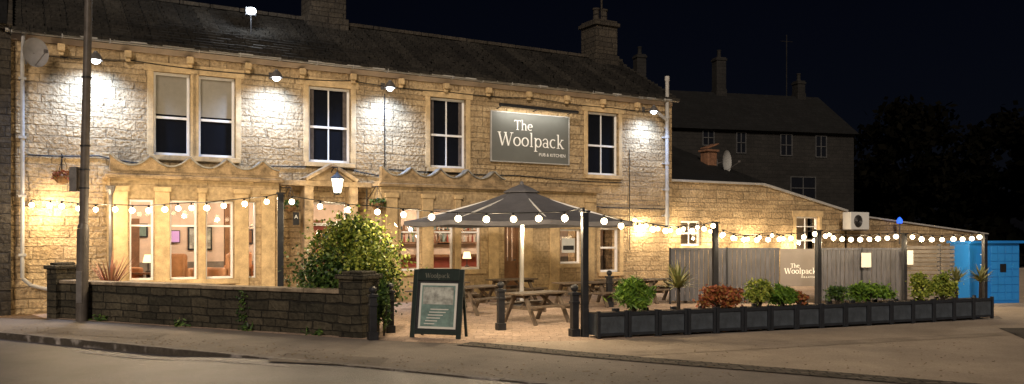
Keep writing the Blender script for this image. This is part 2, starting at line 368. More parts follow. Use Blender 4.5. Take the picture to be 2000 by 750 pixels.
sheet('side_road',e+[(60,10),(60,60),(12.5,36),(10.6,19),(9.5,16.35),(1.35,13.0)],.008,ASPH2)
m=M()
for i in range(len(e)-1):
    a,b=Vector(e[i]),Vector(e[i+1]); d=(b-a).normalized(); n=Vector((-d.y,d.x)); w=.2
    if i==0: pn=n
    nn=(Vector(e[i+2])-b).normalized() if i+2<len(e) else d
    n2=(n+Vector((-nn.y,nn.x))).normalized()
    m.face([(*(a-pn*w),.013),(*(b-n2*w),.013),(*(b+n2*w),.013),(*(a+pn*w),.013)]); pn=n2
o=m.build('sett_strip',SETT); o['kind']='structure'
sheet('grass_verge',[G(0,622),G(95,624),FW(60,600)[:2],FW(10,600)[:2],(-14,15)],.006,mat('leaf_litter',(.16,.10,.05),.95,14,.6,.8))
PT=mat('tarmac_patch_repair',(.15,.128,.11),.85,2,.25,.6,ns2=60,speck=.25)
sheet('tarmac_patch',[G(120,640),G(330,652),G(300,664),G(70,650)],.0045,PT)
sheet('pavement_patch',[G(560,690),G(760,700),G(740,716),G(520,706)],.0045,PT)
sheet('side_road_patch',[G(1950,642),G(2300,640),G(2500,668),G(2030,676)],.0125,mat('dark_patch_tarmac',(.08,.068,.055),.85,2,.4,.6,ns2=60,speck=.25))  # darker patch of tarmac on the side road
sheet('trench_repair',[G(1180,690),G(1960,650),G(1990,655),G(1200,699)],.0125,mat('trench_tarmac',(.32,.26,.20),.85,1.5,.3,.7,ns2=60,speck=.25))
# ================= PUB
Lb=FX(1312)[0]
pub=thing('pub_building','two-storey honey sandstone pub with stone slate roof','pub',(P0[0],P0[1],0),TH)
ZE=5.74
up=[(300,372),(388,460),(603,685),(840,910),(1148,1208)]
ups=[]
for a,b in up: ups.append((FX(a)[0],FX(b)[0],3.4,5.24))
b1=(FX(215,.7)[0],FX(545,.7)[0]); b2=(FX(745,.7)[0],FX(1165,.7)[0])
door=(FX(600)[0],FX(682)[0],.02,2.45)
gw=(FX(1172)[0],FX(1210)[0],.55,1.86)
holes=list(ups)+[(b1[0]+.25,b1[1]-.25,.02,2.6),(b2[0]+.25,b2[1]-.25,.02,2.6),door,gw]
m=M(); wallh(m,0,Lb,0,ZE,0,.35,holes)
DP=5.4; ZR=7.40
m.box(0,Lb,DP-.3,DP,0,ZE)
for x in (0,Lb):
    X0,X1=(x,x+.3) if x==0 else (x-.3,x)
    pts=[(0.35,0),(DP-.3,0),(DP-.3,ZE),(DP/2,ZR-.08),(.35,ZE)]
    m.face([(X0,p[0],p[1]) for p in reversed(pts)]); m.face([(X1,p[0],p[1]) for p in pts])
m.build('wall',STONE,pub)
m=M(); m.box(.4,Lb-.4,.36,DP-.35,2.72,2.85); m.box(b1[0]-.1,Lb-.4,3.0,3.1,.03,2.7); m.build('interior_wall',CREAM,pub)
m=M(); m.box(.4,Lb-.32,.0,3.0,.01,.06); m.build('interior_floor',FLOORM,pub)
m=M(); nc=17; x0,x1=-.05,Lb+.12
ya,za=-.24,ZE+.03; yb,zb=DP/2,ZR+.06
for side in (0,1):
    for i in range(nc):
        t0,t1=i/nc,(i+1)/nc+.02
        p=[]
        for t,l in ((t0,.07),(t1,.0)):
            y=ya+(yb-ya)*t; z=za+(zb-za)*t+l
            if side: y=DP-y
            p.append((y,z))
        nx=55
        for k in range(nx):
            xa=x0+(x1-x0)*(k+(.5 if i%2 and k else 0)*.8)/nx; xb=x0+(x1-x0)*min(nx,(k+1+(.5*.8 if i%2 and k<nx-1 else 0)))/nx
            j=.03*(R()-.5); jy=.035*(R()-.5)*(1 if not side else -1)
            A0=(xa+.004,p[0][0]+jy,p[0][1]+j); B0=(xb-.004,p[0][0]+jy,p[0][1]+j+.01*(R()-.5)); q=[A0,B0,(xb-.004,p[1][0],p[1][1]),(xa+.004,p[1][0],p[1][1])]
            if side:q.reverse()
            m.face(q); m.face([(A0[0],A0[1],A0[2]-.07),(B0[0],B0[1],B0[2]-.07),B0,A0])
m.face([(x0,ya,za-.03),(x0,yb,zb-.06),(x1,yb,zb-.06),(x1,ya,za-.03)])
roof=m.build('roof',SLATE,pub)
m=M()
for k in range(24):
    xa=x0+(x1-x0)*k/24; m.beam((xa+.01,DP/2,ZR+.11),(xa+(x1-x0)/24-.01,DP/2,ZR+.11),.26,.1)
m.beam((x0-.05,ya,za+.05),(x0-.05,yb,zb+.1),.26,.12)
m.build('ridge_tiles',STONED,roof,bev=.015)
def chimney(xc,yc,w,d,z0,z1,pots,name='chimney',par=roof,mt=STONED,pole=False):
    m=M(); m.box(xc-w*.56,xc+w*.56,yc-d*.56,yc+d*.56,z0,z0+.45); m.box(xc-w/2,xc+w/2,yc-d/2,yc+d/2,z0+.45,z1)
    m.box(xc-w*.58,xc+w*.58,yc-d*.58,yc+d*.58,z1,z1+.12)
    m.box(xc-w*.5,xc+w*.5,yc-d*.5,yc+d*.5,z1+.12,z1+.2)
    for p in pots: m.lathe([(.14,0),(.11,.1),(.1,.38),(.13,.4),(.13,.46),(.08,.46)],12,0,(xc+p,yc,z1+.2))
    if pole: m.cyl((xc+.1,yc,z1),(xc+.1,yc,z1+1.7),.035,n=6); m.cyl((xc-.15,yc,z1+1.2),(xc+.4,yc,z1+1.2),.015,n=5)
    return m.build(name,mt,par,bev=.02)
chimney(FX(632,-2.7)[0],2.7,1.02,.8,7.1,8.9,(-.2,.25))
chimney(FX(1175,-2.7)[0]-.1,2.7,.86,.85,7.1,8.5,(-.12,.2),pole=True)
m=M(); m.box(0,Lb,-.03,-.001,ZE-.12,ZE+.0); m.build('fascia',CREAM,pub)
m=M(); n=20
for i in range(n):
    a0=math.pi+math.pi*i/n; a1=math.pi+math.pi*(i+1)/n; r=.065
    m.face([(-.1,-.17+r*math.cos(a0),ZE+.05+r*math.sin(a0)),(-.1,-.17+r*math.cos(a1),ZE+.05+r*math.sin(a1)),(Lb+.1,-.17+r*math.cos(a1),ZE+.05+r*math.sin(a1)),(Lb+.1,-.17+r*math.cos(a0),ZE+.05+r*math.sin(a0))])
for x in [i*.9 for i in range(20)]:
    if x<Lb: m.box(x,x+.02,-.245,-.095,ZE-.03,ZE+.055)
m.build('gutter',PIPE,pub,smooth=False)
x=.9
while x<Lb-.3:
    c=M(); c.box(x-.07,x+.07,-.16,-.031,ZE-.28,ZE-.13); c.box(x-.05,x+.05,-.11,-.031,ZE-.36,ZE-.28); c.build('corbel',DRESS,pub,bev=.012); x+=1.27
for i,h in enumerate(ups):
    if i<2: window(pub,*h,0,(),(.46,),blind=.5)
    else: window(pub,*h,0,(.5,),(.47,),curtain=(i!=4))
window(pub,*gw,0,(),(.55,),pane=GLASS)
m=M(); 
pts=[(.22,-.12,ZE-.0),(.2,-.09,5.2),(.2,-.09,.75),(.35,-.09,.6),(.95,-.09,.42),(1.0,-.09,.1)]
for a,b in zip(pts,pts[1:]): m.cyl(a,b,.04,n=10)
for z in (1.2,2.4,3.6,4.8): m.box(.13,.27,-.14,-.002,z,z+.05)
m.build('downpipe',PIPE,pub)
xp=FX(1303,.14)[0]
m=M(); m.cyl((xp,-.14,1.9),(xp,-.14,6.35),.058,n=12); m.cyl((xp,-.14,6.35),(xp,-.14,6.5),.072,n=12)
for z in (2.2,3,3.8,4.6,5.2): m.cyl((xp,-.14,z),(xp,-.14,z+.09),.078,n=12); m.box(xp-.1,xp+.1,-.06,-.002,z+.02,z+.06)
m.cyl((xp,-.14,5.15),(xp-.35,-.14,5.35),.05,n=10); m.cyl((xp+.0,-.14,4.95),(xp+.12,.3,4.95),.05,n=8)
m.build('soil_pipe',PIPE,pub,smooth=False)
LEAD=mat('lead_coping',(.27,.26,.23),.6,6,.5,.3)
ASHL=stone('bay_ashlar',(.54,.40,.225),(.45,.33,.18),(.32,.225,.125),.8,.3,bump=.5,ms=.008,stain=.5,warp=.02)
zs0,zs1=.67,2.38
def bay(xa,xb,wins,flatfrom=None,extra=()):
    y=-.7; m=M(); hs=[(a,b,c,d) for a,b,c,d in wins]+list(extra)
    wallh(m,xa,xb,0,2.82,y,.2,hs)
    m.box(xa,xa+.2,y+.2,-.002,0,2.82); m.box(xb-.2,xb,y+.2,-.002,0,2.82)
    B=m.build('bay',ASHL,pub)
    m=M(); m.box(xa-.1,xb+.1,y-.13,-.002,2.822,2.9); m.box(xa-.05,xb+.05,y-.07,-.002,2.9,2.96); m.build('cornice',DRESSD,B,bev=.012)
    edges=[xa]+[v for h in sorted(hs) for v in h[:2]]+[xb]
    for a,b in zip(edges[::2],edges[1::2]):
        if b-a<.14: continue
        c=(a+b)/2
        cs=[c] if b-a<.9 else [a+.2,b-.2]
        for c in cs:
            p=M(); w=min(b-a-.02,.3); p.box(c-w/2,c+w/2,y-.06,y-.001,.02,2.55); p.box(c-w/2-.03,c+w/2+.03,y-.09,y-.001,2.55,2.66); p.box(c-w/2-.03,c+w/2+.03,y-.09,y-.001,.02,.3)
            p.build('pilaster',DRESS,B,bev=.012)
    xe=flatfrom or xb; m=M(); n=int((xe-xa)/.05); P=.78
    def zt(x): 
        k=abs(math.sin(math.pi*(x-xa)/P)); return 3.31-.23*k**.8
    for i in range(n):
        p,q=xa+(xe-xa)*i/n,xa+(xe-xa)*(i+1)/n
        m.face([(p,y-.02,2.96),(q,y-.02,2.96),(q,y-.02,zt(q)),(p,y-.02,zt(p))]); m.face([(q,y+.14,2.96),(p,y+.14,2.96),(p,y+.14,zt(p)),(q,y+.14,zt(q))])
        m.face([(p,y-.02,zt(p)),(q,y-.02,zt(q)),(q,y+.14,zt(q)),(p,y+.14,zt(p))])
    m.face([(xa,y-.02,2.96),(xa,y-.02,zt(xa)),(xa,y+.14,zt(xa)),(xa,y+.14,2.96)]); m.face([(xe,y-.02,zt(xe)),(xe,y-.02,2.96),(xe,y+.14,2.96),(xe,y+.14,zt(xe))])
    m.build('parapet',DRESSD,B)
    m=M()
    for i in range(n):
        p,q=xa+(xe-xa)*i/n,xa+(xe-xa)*(i+1)/n; m.beam((p,y+.05,zt(p)+.02),(q,y+.05,zt(q)+.02),.24,.03)
    m.build('scalloped_coping',LEAD,B)
    return B
w1=[(FX(a,.7)[0],FX(b,.7)[0],zs0,zs1) for a,b in ((253,301),(332,386),(402,457),(486,501))]
B1=bay(*b1,w1)
for i,h in enumerate(w1): window(pub,*h,-.7,(),(.68,),pane=GLASS,sill=i<3,sur=False,fw=.045 if i<3 else .03)
w2=[(FX(a,.7)[0],FX(b,.7)[0],.75,2.3) for a,b in ((783,822),(847,887),(900,940))]
dr2=(FX(985,.7)[0],FX(1017,.7)[0],.02,2.25); sw=(FX(1094,.7)[0],FX(1136,.7)[0],.85,1.8)
B2=bay(*b2,w2,flatfrom=FX(985,.7)[0],extra=[dr2,sw])
for h in w2: window(pub,*h,-.7,(),(.62,),pane=GLASS,sur=False,fw=.045)
window(pub,*sw,-.7,(),(),pane=GLASS,sur=False,fw=.05)
m=M(); m.box(sw[0]+.14,sw[1]-.14,-.575,-.57,sw[2]+.3,sw[3]-.25); m.build('window_notice',PAPER,pub)
m=M(); m.box(sw[0]+.18,sw[1]-.18,-.58,-.576,sw[2]+.38,sw[3]-.45); m.build('notice_picture',BLACK,pub)
def doorobj(h,y,matr,glz):
    m=M(); x0,x1,z0,z1=h
    m.box(x0+.002,x0+.07,y,y+.09,z0,z1-.002); m.box(x1-.07,x1-.002,y,y+.09,z0,z1-.002); m.box(x0+.07,x1-.07,y,y+.087,z1-.07,z1-.002)
    if glz: m.box(x0+.07,x1-.07,y,y+.087,1.86,1.93)
    d=m.build('door',WHITE if glz else DWOOD,pub,bev=.004)
    m=M(); zt=1.86 if glz else z1-.07; m.box(x0+.07,x1-.07,y+.03,y+.07,z0,.95); m.box(x0+.07,x0+.16,y+.03,y+.07,.95,zt); m.box(x1-.16,x1-.07,y+.03,y+.07,.95,zt); m.box(x0+.16,x1-.16,y+.03,y+.07,zt-.1,zt)
    m.box((x0+x1)/2-.05,(x0+x1)/2+.05,y+.033,y+.067,.95,zt-.1)
    m.build('door_leaf',matr,d,bev=.004)
    g=M(); g.face(((x0+.07,y+.05,.9),(x1-.07,y+.05,.9),(x1-.07,y+.05,z1-.05),(x0+.07,y+.05,z1-.05))); g.build('glass',GLASS,d)
    k=M(); k.ball((x1-.13,y-.0,.98),.03,8); k.build('handle',METAL,d)
doorobj(door,.1,RED,True); doorobj(dr2,-.6,DWOOD,False)
m=M(); m.box(b1[1]+.11,b2[0]-.11,-.35,-.002,2.8,2.93); 
xa,xb=FX(606,.4)[0],FX(692,.4)[0]; xm=(xa+xb)/2
m.beam((xa-.1,-.2,2.95),(xm,-.2,3.32),.42,.08); m.beam((xb+.1,-.2,2.95),(xm,-.2,3.32),.42,.08)
m.face([(xa,-.3,2.935),(xb,-.3,2.935),(xm,-.3,3.27)])
m.box(xa-.12,xa+.1,-.34,-.003,.0,2.798); m.box(xb-.1,xb+.12,-.34,-.003,0,2.798)
m.build('porch_surround',DRESSD,pub,bev=.01)
def wire(pts,r=.011,sag=0,n=10):
    mb=M()
    for a,b in zip(pts,pts[1:]):
        a,b=Vector(a),Vector(b); pr=a
        for i in range(1,n+1):
            t=i/n; p=a.lerp(b,t); p.z-=sag*4*t*(1-t); mb.cyl(pr,p,r,n=5,cap=False); pr=p
    mb.build('facade_cable',CABLE,pub)
wire([(.3,-.03,5.35),(2.2,-.03,5.42),(5,-.03,5.38),(7.2,-.03,5.44),(9.8,-.03,5.4),(12.6,-.03,5.46),(15.2,-.03,5.4),(Lb-.2,-.03,5.44)],sag=.04)
wire([(.3,-.03,3.28),(1.6,-.03,3.32),(2.4,-.03,3.2)],r=.016,sag=.02)
wire([(5.2,-.03,3.25),(6.8,-.03,3.3),(8.1,-.03,3.1),(8.1,-.03,5.2)],r=.014)
wire([(8.2,-.03,3.3),(12,-.03,3.28),(15.6,-.03,3.2)],r=.014,sag=.03)
wire([(13.4,-.03,2.5),(Lb-.3,-.03,2.45)],r=.016,sag=.02); wire([(15.9,-.03,1.2),(15.9,-.03,4.2)],r=.012)
for x in (2.4,4.4,6.4,9.4,11.2,13.3): light('POINT','ceiling_lamp',(x,1.3,2.35),88,(1,.80,.60),pub,size=.15)
# ---- neighbour
nb=thing('adjoining_house','dark stone house joined to the pub','house',(P0[0],P0[1],0),TH)
m=M(); m.box(-7,-.003,-.12,5,0,5.85); m.build('wall',STONED,nb)
m=M(); 
m.face([(-7,-.3,5.86),(-.07,-.3,5.86),(-.07,2.5,7.6),(-7,2.5,7.6)]); m.face([(-7,2.5,7.6),(-.07,2.5,7.6),(-.07,5.2,5.86),(-7,5.2,5.86)]); m.face([(-.07,-.3,5.86),(-.07,5.2,5.86),(-.07,2.5,7.6)])
m.build('roof',SLATE2,nb)
def armchair(x,y,rz):
    t=thing('armchair','tan leather armchair inside the lit bar','chair',tuple(Vector((P0[0]+x*cu[0]+y*cn[0],P0[1]+x*cu[1]+y*cn[1],.06))),TH+rz,'armchairs inside the bar')
    m=M(); m.box(-.3,.3,-.3,.3,.18,.56); m.build('seat',ORANGE,t,bev=.05)
    m=M(); m.box(-.3,.3,.3,.44,.12,1.16); m.build('backrest',ORANGE,t,bev=.06)
    for s in(-1,1):
        m=M(); m.box(min(s*.3,s*.42),max(s*.3,s*.42),-.3,.43,.1,.84); m.build('armrest',ORANGE,t,bev=.05)
    for a in(-.3,.3):
        for b in (-.22,.3):
            m=M(); m.cyl((a,b,0),(a,b,.12),.025,n=8); m.build('leg',DWOOD,t)
armchair(3.35,.35,2.5); armchair(4.25,.2,3.7); armchair(2.1,.9,.6); armchair(5.0,1.3,.2)
def LB(x,y,z): return (P0[0]+x*cu[0]+y*cn[0],P0[1]+x*cu[1]+y*cn[1],z)
for i,(x,w,h,z,mm) in enumerate([(2.75,.4,.35,1.75,TEAL),(4.2,.6,.6,1.55,PGREY),(5.3,.5,.4,1.6,DWOOD),(6.3,.45,.5,1.6,TEAL),(7.6,.5,.5,1.6,DWOOD),(9.6,.5,.6,1.6,TEAL),(11.3,.6,.45,1.6,PGREY),(12.6,.4,.5,1.5,DWOOD)]):
    t=thing('framed_picture','framed picture on the cream interior wall','picture',LB(x,2.97,z),TH,'pictures inside the bar')
    m=M(); m.box(-w/2,w/2,-.03,0,-h/2,h/2); m.build('frame',BLACK,t); m=M(); m.box(-w/2+.04,w/2-.04,-.034,-.031,-h/2+.04,h/2-.04); m.build('picture_sheet',mm,t)
t=thing('television','wall television with a faint purple screen','television',LB(3.45,2.97,1.6),TH); m=M(); m.box(-.26,.26,-.06,0,-.16,.16); m.build('casing',BLACK,t); m=M(); m.box(-.24,.24,-.064,-.061,-.14,.14); m.build('screen',SCRN,t)
m=M(); m.box(b1[0]+.0,Lb-.45,2.94,2.998,.06,.95)
for k in range(26): m.box(2.2+k*.55,2.23+k*.55,2.925,2.939,.06,.95)
m.build('interior_panelling',PANL,pub)
for x,w in ((4.75,.12),(2.25,.5),(6.9,.55),(10.3,.5)):
    m=M(); m.box(x,x+w,2.6 if w<.2 else 2.9,2.72 if w<.2 else 2.935,.06,2.7 if w<.2 else 2.05); m.build('interior_doorway' if w>.2 else 'interior_post',DWOOD,pub)
t=thing('bar_counter','dark wood bar counter with shelves of bottles behind','bar',LB(10.8,2.2,.06),TH); m=M(); m.box(-1.8,1.8,-.25,.25,0,.95); m.build('counter_front',RED,t); m=M(); m.box(-1.9,1.9,-.32,.3,.95,1.02); m.build('countertop',DWOOD,t)
for zz_ in (1.35,1.7): m=M(); m.box(-1.6,1.6,.55,.72,zz_,zz_+.03); m.build('shelf',DWOOD,t)
for zz_ in (1.38,1.73):
    for k in range(22): m=M(); xx=-1.5+k*.14; m.lathe([(.03,0),(.03,.14),(.012,.19),(.012,.24)],8,0,(xx,.63,zz_)); m.build('bottle',random.choice([TEAL,DWOOD,RED,PGREY,BLACK]),t)
for x,y in ((2.7,.9),(5.3,.5),(9.3,.5),(10.6,.3)):
    t=thing('pub_table','round dark wood pub table indoors','table',LB(x,y,.06),TH,'tables inside the bar')
    m=M(); m.cyl((0,0,.68),(0,0,.72),.36,n=20); m.build('tabletop',DWOOD,t); m=M(); m.cyl((0,0,.04),(0,0,.68),.04,n=8); m.cyl((0,0,0),(0,0,.04),.22,n=12); m.build('pedestal',BLACK,t)
for x,y in ((2.7,.9),(5.3,.5),(9.35,.5),(10.6,.3)):
    t=thing('table_lamp','small glowing table lamp on an indoor table','lamp',LB(x,y,.785),TH,'table lamps inside the bar')
    m=M(); m.lathe([(.07,0),(.06,.02),(.015,.05),(.015,.25)],10); m.build('lamp_base',BLACK,t); m=M(); m.lathe([(.12,.22),(.08,.4)],14); m.build('lamp_shade',SHADEL,t)
# ---- sign board
a,zt=F(961,226,.08); b,_=F(1111,226,.08); zb=3.66; zt=4.98
sg=thing('pub_sign','large grey pub name board with white serif lettering','sign',LB(a,-.02,zb),TH)
w=b-a; h=zt-zb
m=M(); m.box(0,w,-.04,0,0,h); m.build('sign_face',SIGNG,sg)
m=M(); m.box(-.03,0,-.06,.0,-.03,h+.03); m.box(w,w+.03,-.06,0,-.03,h+.03); m.box(0,w,-.057,0,-.03,0); m.box(0,w,-.057,0,h,h+.03); m.build('sign_frame',PIPE,sg,bev=.004)
def words(s2,x1_,z1_,x2_,z2_,k2,y_,par):
    m=M(); word(m,'Woolpack',x1_,z1_,s2,y_); m.build('name_lettering',LETT,par); m=M(); word(m,'The',x2_,z2_,s2*k2,y_); m.build('name_lettering',LETT,par)
s2=w*.86/wlen('Woolpack',1); words(s2,w*.08,h*.32,w*.28,h*.66,.72,-.046,sg)
fontobj('PUB & KITCHEN',.125,(w*.60,-.046,h*.14),(math.pi/2,0,0),sg,LETT)
bl=thing('sign_lamp','black trough lamp bar over the name board','lamp',LB(a+.1,0,zt+.1),TH)
m=M(); m.cyl((0,-.32,.06),(w+.05,-.32,.04),.045,n=10); m.build('lamp_bar',BLACK,bl)
for x in (.1,w*.5,w-.1): m=M(); m.cyl((x,-.32,.05),(x,0,.0),.012,n=6); m.build('bracket',BLACK,bl)
light('AREA','trough_light',(w/2,-.33,-.0),24,(1,.93,.82),bl,rot=(math.radians(28),0,0),sx=(w-.2,.04))
# ---- wall floodlights
def flood(px,py,power,d=.5,rz=0):
    x,z=F(px,py,d); t=thing('wall_floodlight','cool white floodlight on a bracket under the eaves','lamp',LB(x,0,z),TH,'floodlights under the eaves')
    m=M(); m.cyl((0,0,.12),(0,-d,.1),.018,n=8); m.box(-.05,.05,-.03,-.001,.04,.2); m.build('bracket',METAL,t)
    m=M(); m.lathe([(.05,.16),(.09,.12),(.15,.02),(.15,-.0),(.13,0)],16,0,(0,-d,0)); m.cyl((0,-d,.15),(0,-d,.19),.04,n=10); m.build('lamp_shade',METAL,t,smooth=False)
    m=M(); m.ball((0,-d,.02),.095,12); m.build('bulb',LAMPW,t,smooth=True)
    # one aimed beam: axis tipped down the wall so the wash spreads below the lamp
    light('SPOT','flood_beam',(0,-d-.12,-.12),power,(.42,.60,1),t,rot=aim((0,.42,-1)),size=.12,spot=140,blend=1)
for p in ((187,118,620),(540,152,470),(762,172,470),(1277,218,300)): flood(*p)
x,t_=FX(490,-1.0); z=H+(HY-22)*t_/f
zr_=za+(zb-za)*(1.0-ya)/(yb-ya)
rf=thing('roof_floodlight','bright white floodlight standing on the slate roof','lamp',LB(x,1.0,z),TH)
m=M(); m.cyl((0,0,zr_-z),(0,0,-.1),.015,n=8); m.build('bracket',BLACK,rf)
m=M(); m.box(-.13,.13,.0,.1,-.1,.1); m.build('casing',BLACK,rf,bev=.01)
m=M(); m.ball((0,-.03,.0),.12,12,0,.7); m.build('bulb',LAMPW,rf,smooth=True)
light('POINT','flood_glow',(0,-.3,.05),70,(.85,.92,1),rf,size=.08)
def dish(loc,r,rz,lab,mt=PLASTIC):
    t=thing('satellite_dish',lab,'satellite dish',loc,rz)
    m=M(); n=24
    prof=[(r*k/6,.28*r*(k/6)**2) for k in range(7)]
    for rr,zz_ in prof:
        for k in range(n):
            q=2*math.pi*k/n; m.v.append((max(rr,.001)*math.cos(q),-zz_+.02,max(rr,.001)*math.sin(q)*1.1))
    for j in range(6):
        for k in range(n): m.f.append((j*n+k,j*n+(k+1)%n,(j+1)*n+(k+1)%n,(j+1)*n+k)); m.m.append(0)
    m.build('reflector',mt,t,smooth=True)
    m=M(); m.cyl((0,-.02,-r),(0,-.45*r/.3,-.1*r),.01,n=6); m.box(-.03,.03,-.48*r/.3,-.42*r/.3,-.12*r-.02,-.12*r+.05); m.build('feed_arm',METAL,t)
    m=M(); m.cyl((0,.02,0),(0,.3,-.05),.02,n=6); m.cyl((0,.3,-.2),(0,.3,.1),.02,n=6); m.build('bracket',METAL,t)
    return t
DG=mat('dish_grey',(.24,.23,.23),.5,5,.2)
x,z=F(67,103,.35); dish(LB(x,-.35,z),.27,TH+.5,'grey satellite dish bracketed to the stone wall',DG)
def basket(px,py,d,lab,r=.17):
    x,z=F(px,py,d); t=thing('hanging_basket',lab,'hanging basket',LB(x,0,z),TH,'hanging baskets on the pub front')
    m=M(); m.cyl((0,-.01,.5),(0,-.01,-.1),.014,n=6); m.cyl((0,-.01,.45),(0,-d,.42),.014,n=6); m.cyl((0,-.01,.1),(0,-d*.8,.42),.01,n=6)
    for a in range(3): m.cyl((0,-d,.42),(r*math.cos(a*2.1),-d+r*math.sin(a*2.1),.0),.005,n=4)
    m.build('bracket',BLACK,t)
    m=M(); m.lathe([(.02,-r*.9),(r*.6,-r*.75),(r*.9,-r*.35),(r,0),(r*.9,.02)],16,0,(0,-d,0)); m.build('basket_bowl',TERRA,t)
    m=M()
    for _ in range(220): 
        q=U(0,6.28); rr=r*1.15*math.sqrt(R()); m.leaf((rr*math.cos(q),-d+rr*math.sin(q),U(-.06,.12)),.05)
    m.build('trailing_plants',random.choice([L_RED,L_BUSH]),t)
basket(122,345,.35,'coir hanging basket with dry trailing plants'); basket(568,402,.9,'coir hanging basket with dry trailing plants',.15); basket(738,398,.75,'hanging basket with leafy trailing plants')
x,z=F(659,362,.75)
lt=thing('wall_lantern','lit four-sided glass lantern above the entrance','lamp',LB(x,0,z),TH)
m=M(); m.cyl((0,0,.5),(0,-.75,.42),.018,n=6); m.cyl((0,0,.2),(0,-.5,.43),.013,n=6); m.cyl((0,-.75,.42),(0,-.75,.3),.01,n=6); m.build('bracket',BLACK,lt)
m=M(); m.lathe([(.02,.32),(.05,.27),(.17,.17),(.175,.155)],4,0,(0,-.75,0))
for k in range(4):
    q=k*math.pi/2; m.cyl((.155*math.cos(q),-.75+.155*math.sin(q),.16),(.09*math.cos(q),-.75+.09*math.sin(q),-.18),.01,n=5)
m.lathe([(.1,-.175),(.1,-.2),(.02,-.23)],4,0,(0,-.75,0)); m.build('lantern_frame',BLACK,lt)
m=M(); m.lathe([(.145,.15),(.085,-.17)],4,0,(0,-.75,0)); m.build('lantern_glass',LANT,lt)
light('POINT','lantern_light',(0,-.98,-.05),65,(1,.82,.56),lt,size=.1)
x,z=F(578,427,.36); t=thing('door_notice','small black notice plate beside the entrance','notice',LB(x,-.36,z),TH); m=M(); m.box(-.07,.07,-.02,.0,-.15,.15); m.build('plate',BLACK,t); fontobj('A',.13,(-.045,-.023,0),(math.pi/2,0,0),t,LETT)
x,z=F(216,372,.8); m=M(); m.lathe([(.03,-.1),(.09,.02),(.1,.1),(.04,.1)],8,0,(x,-.78,2.55)); m.cyl((x,-.78,.1),(x,-.78,2.5),.035,n=8); m.build('bay_downpipe',METAL,pub)
# ================= ANNEXE
an=thing('single_storey_annexe','low sandstone annexe with sloping pale coping','building',(P0[0],P0[1],0),TH)
y=.3; xl=Lb+.003; xr=FX(1490,-.3)[0]; xr2=FX(1650,-.3)[0]; xe=FX(1925,-.3)[0]; z1=3.33; z2=2.53; z3=1.68
wa=[(FX(a,-.3)[0],FX(b,-.3)[0],c,d) for a,b,c,d in ((1330,1370,1.3,2.1),(1555,1600,.9,2.3))]
m=M(); wallh(m,xl,xr,0,z1,y,.3,wa[:1])
wh=wa[1]; 
def zs(x): return z1+(z2-z1)*(x-xr)/(xr2-xr)
def slope_piece(a,b,zl,f0,f1):
    m.face([(a,y,zl),(b,y,zl),(b,y,f1),(a,y,f0)]); m.face([(b,y+.3,zl),(a,y+.3,zl),(a,y+.3,f0),(b,y+.3,f1)])
slope_piece(xr,wh[0],0,z1,zs(wh[0])); slope_piece(wh[0],wh[1],wh[3],zs(wh[0]),zs(wh[1])); slope_piece(wh[0],wh[1],0,wh[2],wh[2]); slope_piece(wh[1],xr2,0,zs(wh[1]),z2)
slope_piece(xr2+.1,xe,0,z2-.15,z3)
m.face([(xe,y,0),(xe,y+4,0),(xe,y+4,z3),(xe,y,z3)])
m.build('wall',STONE,an)
m=M(); m.box(xl,xr,y-.08,y+.3,z1,z1+.07); m.beam((xr,y+.1,z1+.035),(xr2+.1,y+.1,z2+.0),.36,.08); m.beam((xr2+.12,y+.1,z2-.12),(xe+.1,y+.1,z3+.03),.36,.06); m.build('coping',PIPE,an,bev=.01)
m=M(); m.face([(xl,y+.25,z1+.075),(xr,y+.25,z1+.075),(xr-.6,y+4,z1+1.7),(xl,y+4,z1+1.7)])
m.face([(xr,y+.25,z1+.03),(xr2,y+.25,z2),(xr2,y+4,z2),(xr-.6,y+4,z1+1.7)]); m.face([(xr2,y+.25,z2-.2),(xe,y+.25,z3),(xe,y+4,z3),(xr2,y+4,z2-.2)])
m.face([(xl,y+4,0),(xe,y+4,0),(xe,y+4,1.7),(xr-.6,y+4,z1+1.7),(xl,y+4,z1+1.7)])
m.build('roof',SLATE2,an)
window(an,*wa[0],y,(.5,),(.5,),pane=GLASS,sur=False); window(an,*wa[1],y,(.5,),(.4,.75),pane=GLASS)
m=M(); m.box(xl+.1,xr2-.2,y+1.5,y+1.6,0,2.3); m.build('interior_wall',CREAM,an)
light('POINT','ceiling_lamp',(wa[0][0]+.3,1.2,2.2),25,(1,.8,.5),an,size=.1); light('POINT','ceiling_lamp',(wa[1][0]+.3,1.2,2.2),25,(1,.8,.5),an,size=.1)
ax,az=F(1673,432,.3); t=thing('air_conditioner','white outdoor air-conditioning unit with round fan','air conditioner',LB(ax,-.3,az),TH)
m=M(); m.box(-.5,.5,-.15,.2,-.3,.32); m.build('casing',PLASTIC,t,bev=.02)
m=M(); m.cyl((-.12,-.155,0),(-.12,-.165,0),.22,n=24)
m.build('fan_grille',BLACK,t)
m=M()
for r in (.06,.11,.16,.21):
    for k in range(20):
        a0,a1=2*math.pi*k/20,2*math.pi*(k+1)/20; m.cyl((-.12+r*math.cos(a0),-.175,r*math.sin(a0)),(-.12+r*math.cos(a1),-.175,r*math.sin(a1)),.006,n=4,cap=False)
m.build('fan_guard',METAL,t)
for s in (-.35,.35): m=M(); m.beam((s,-.15,-.32),(s,.6,-.32),.04,.04); m.build('bracket',METAL,t)
bx,bz=F(1757,430,.1); t=thing('blue_lamp','small blue glowing lamp on a short post','lamp',LB(bx,-.1,bz),TH); m=M(); m.lathe([(.1,-.12),(.11,.0),(.06,.08),(.01,.12)],10); m.build('lamp_shade',BLUEL,t); m=M(); m.cyl((0,0,-.9),(0,0,-.12),.03,n=8); m.build('post',METAL,t)
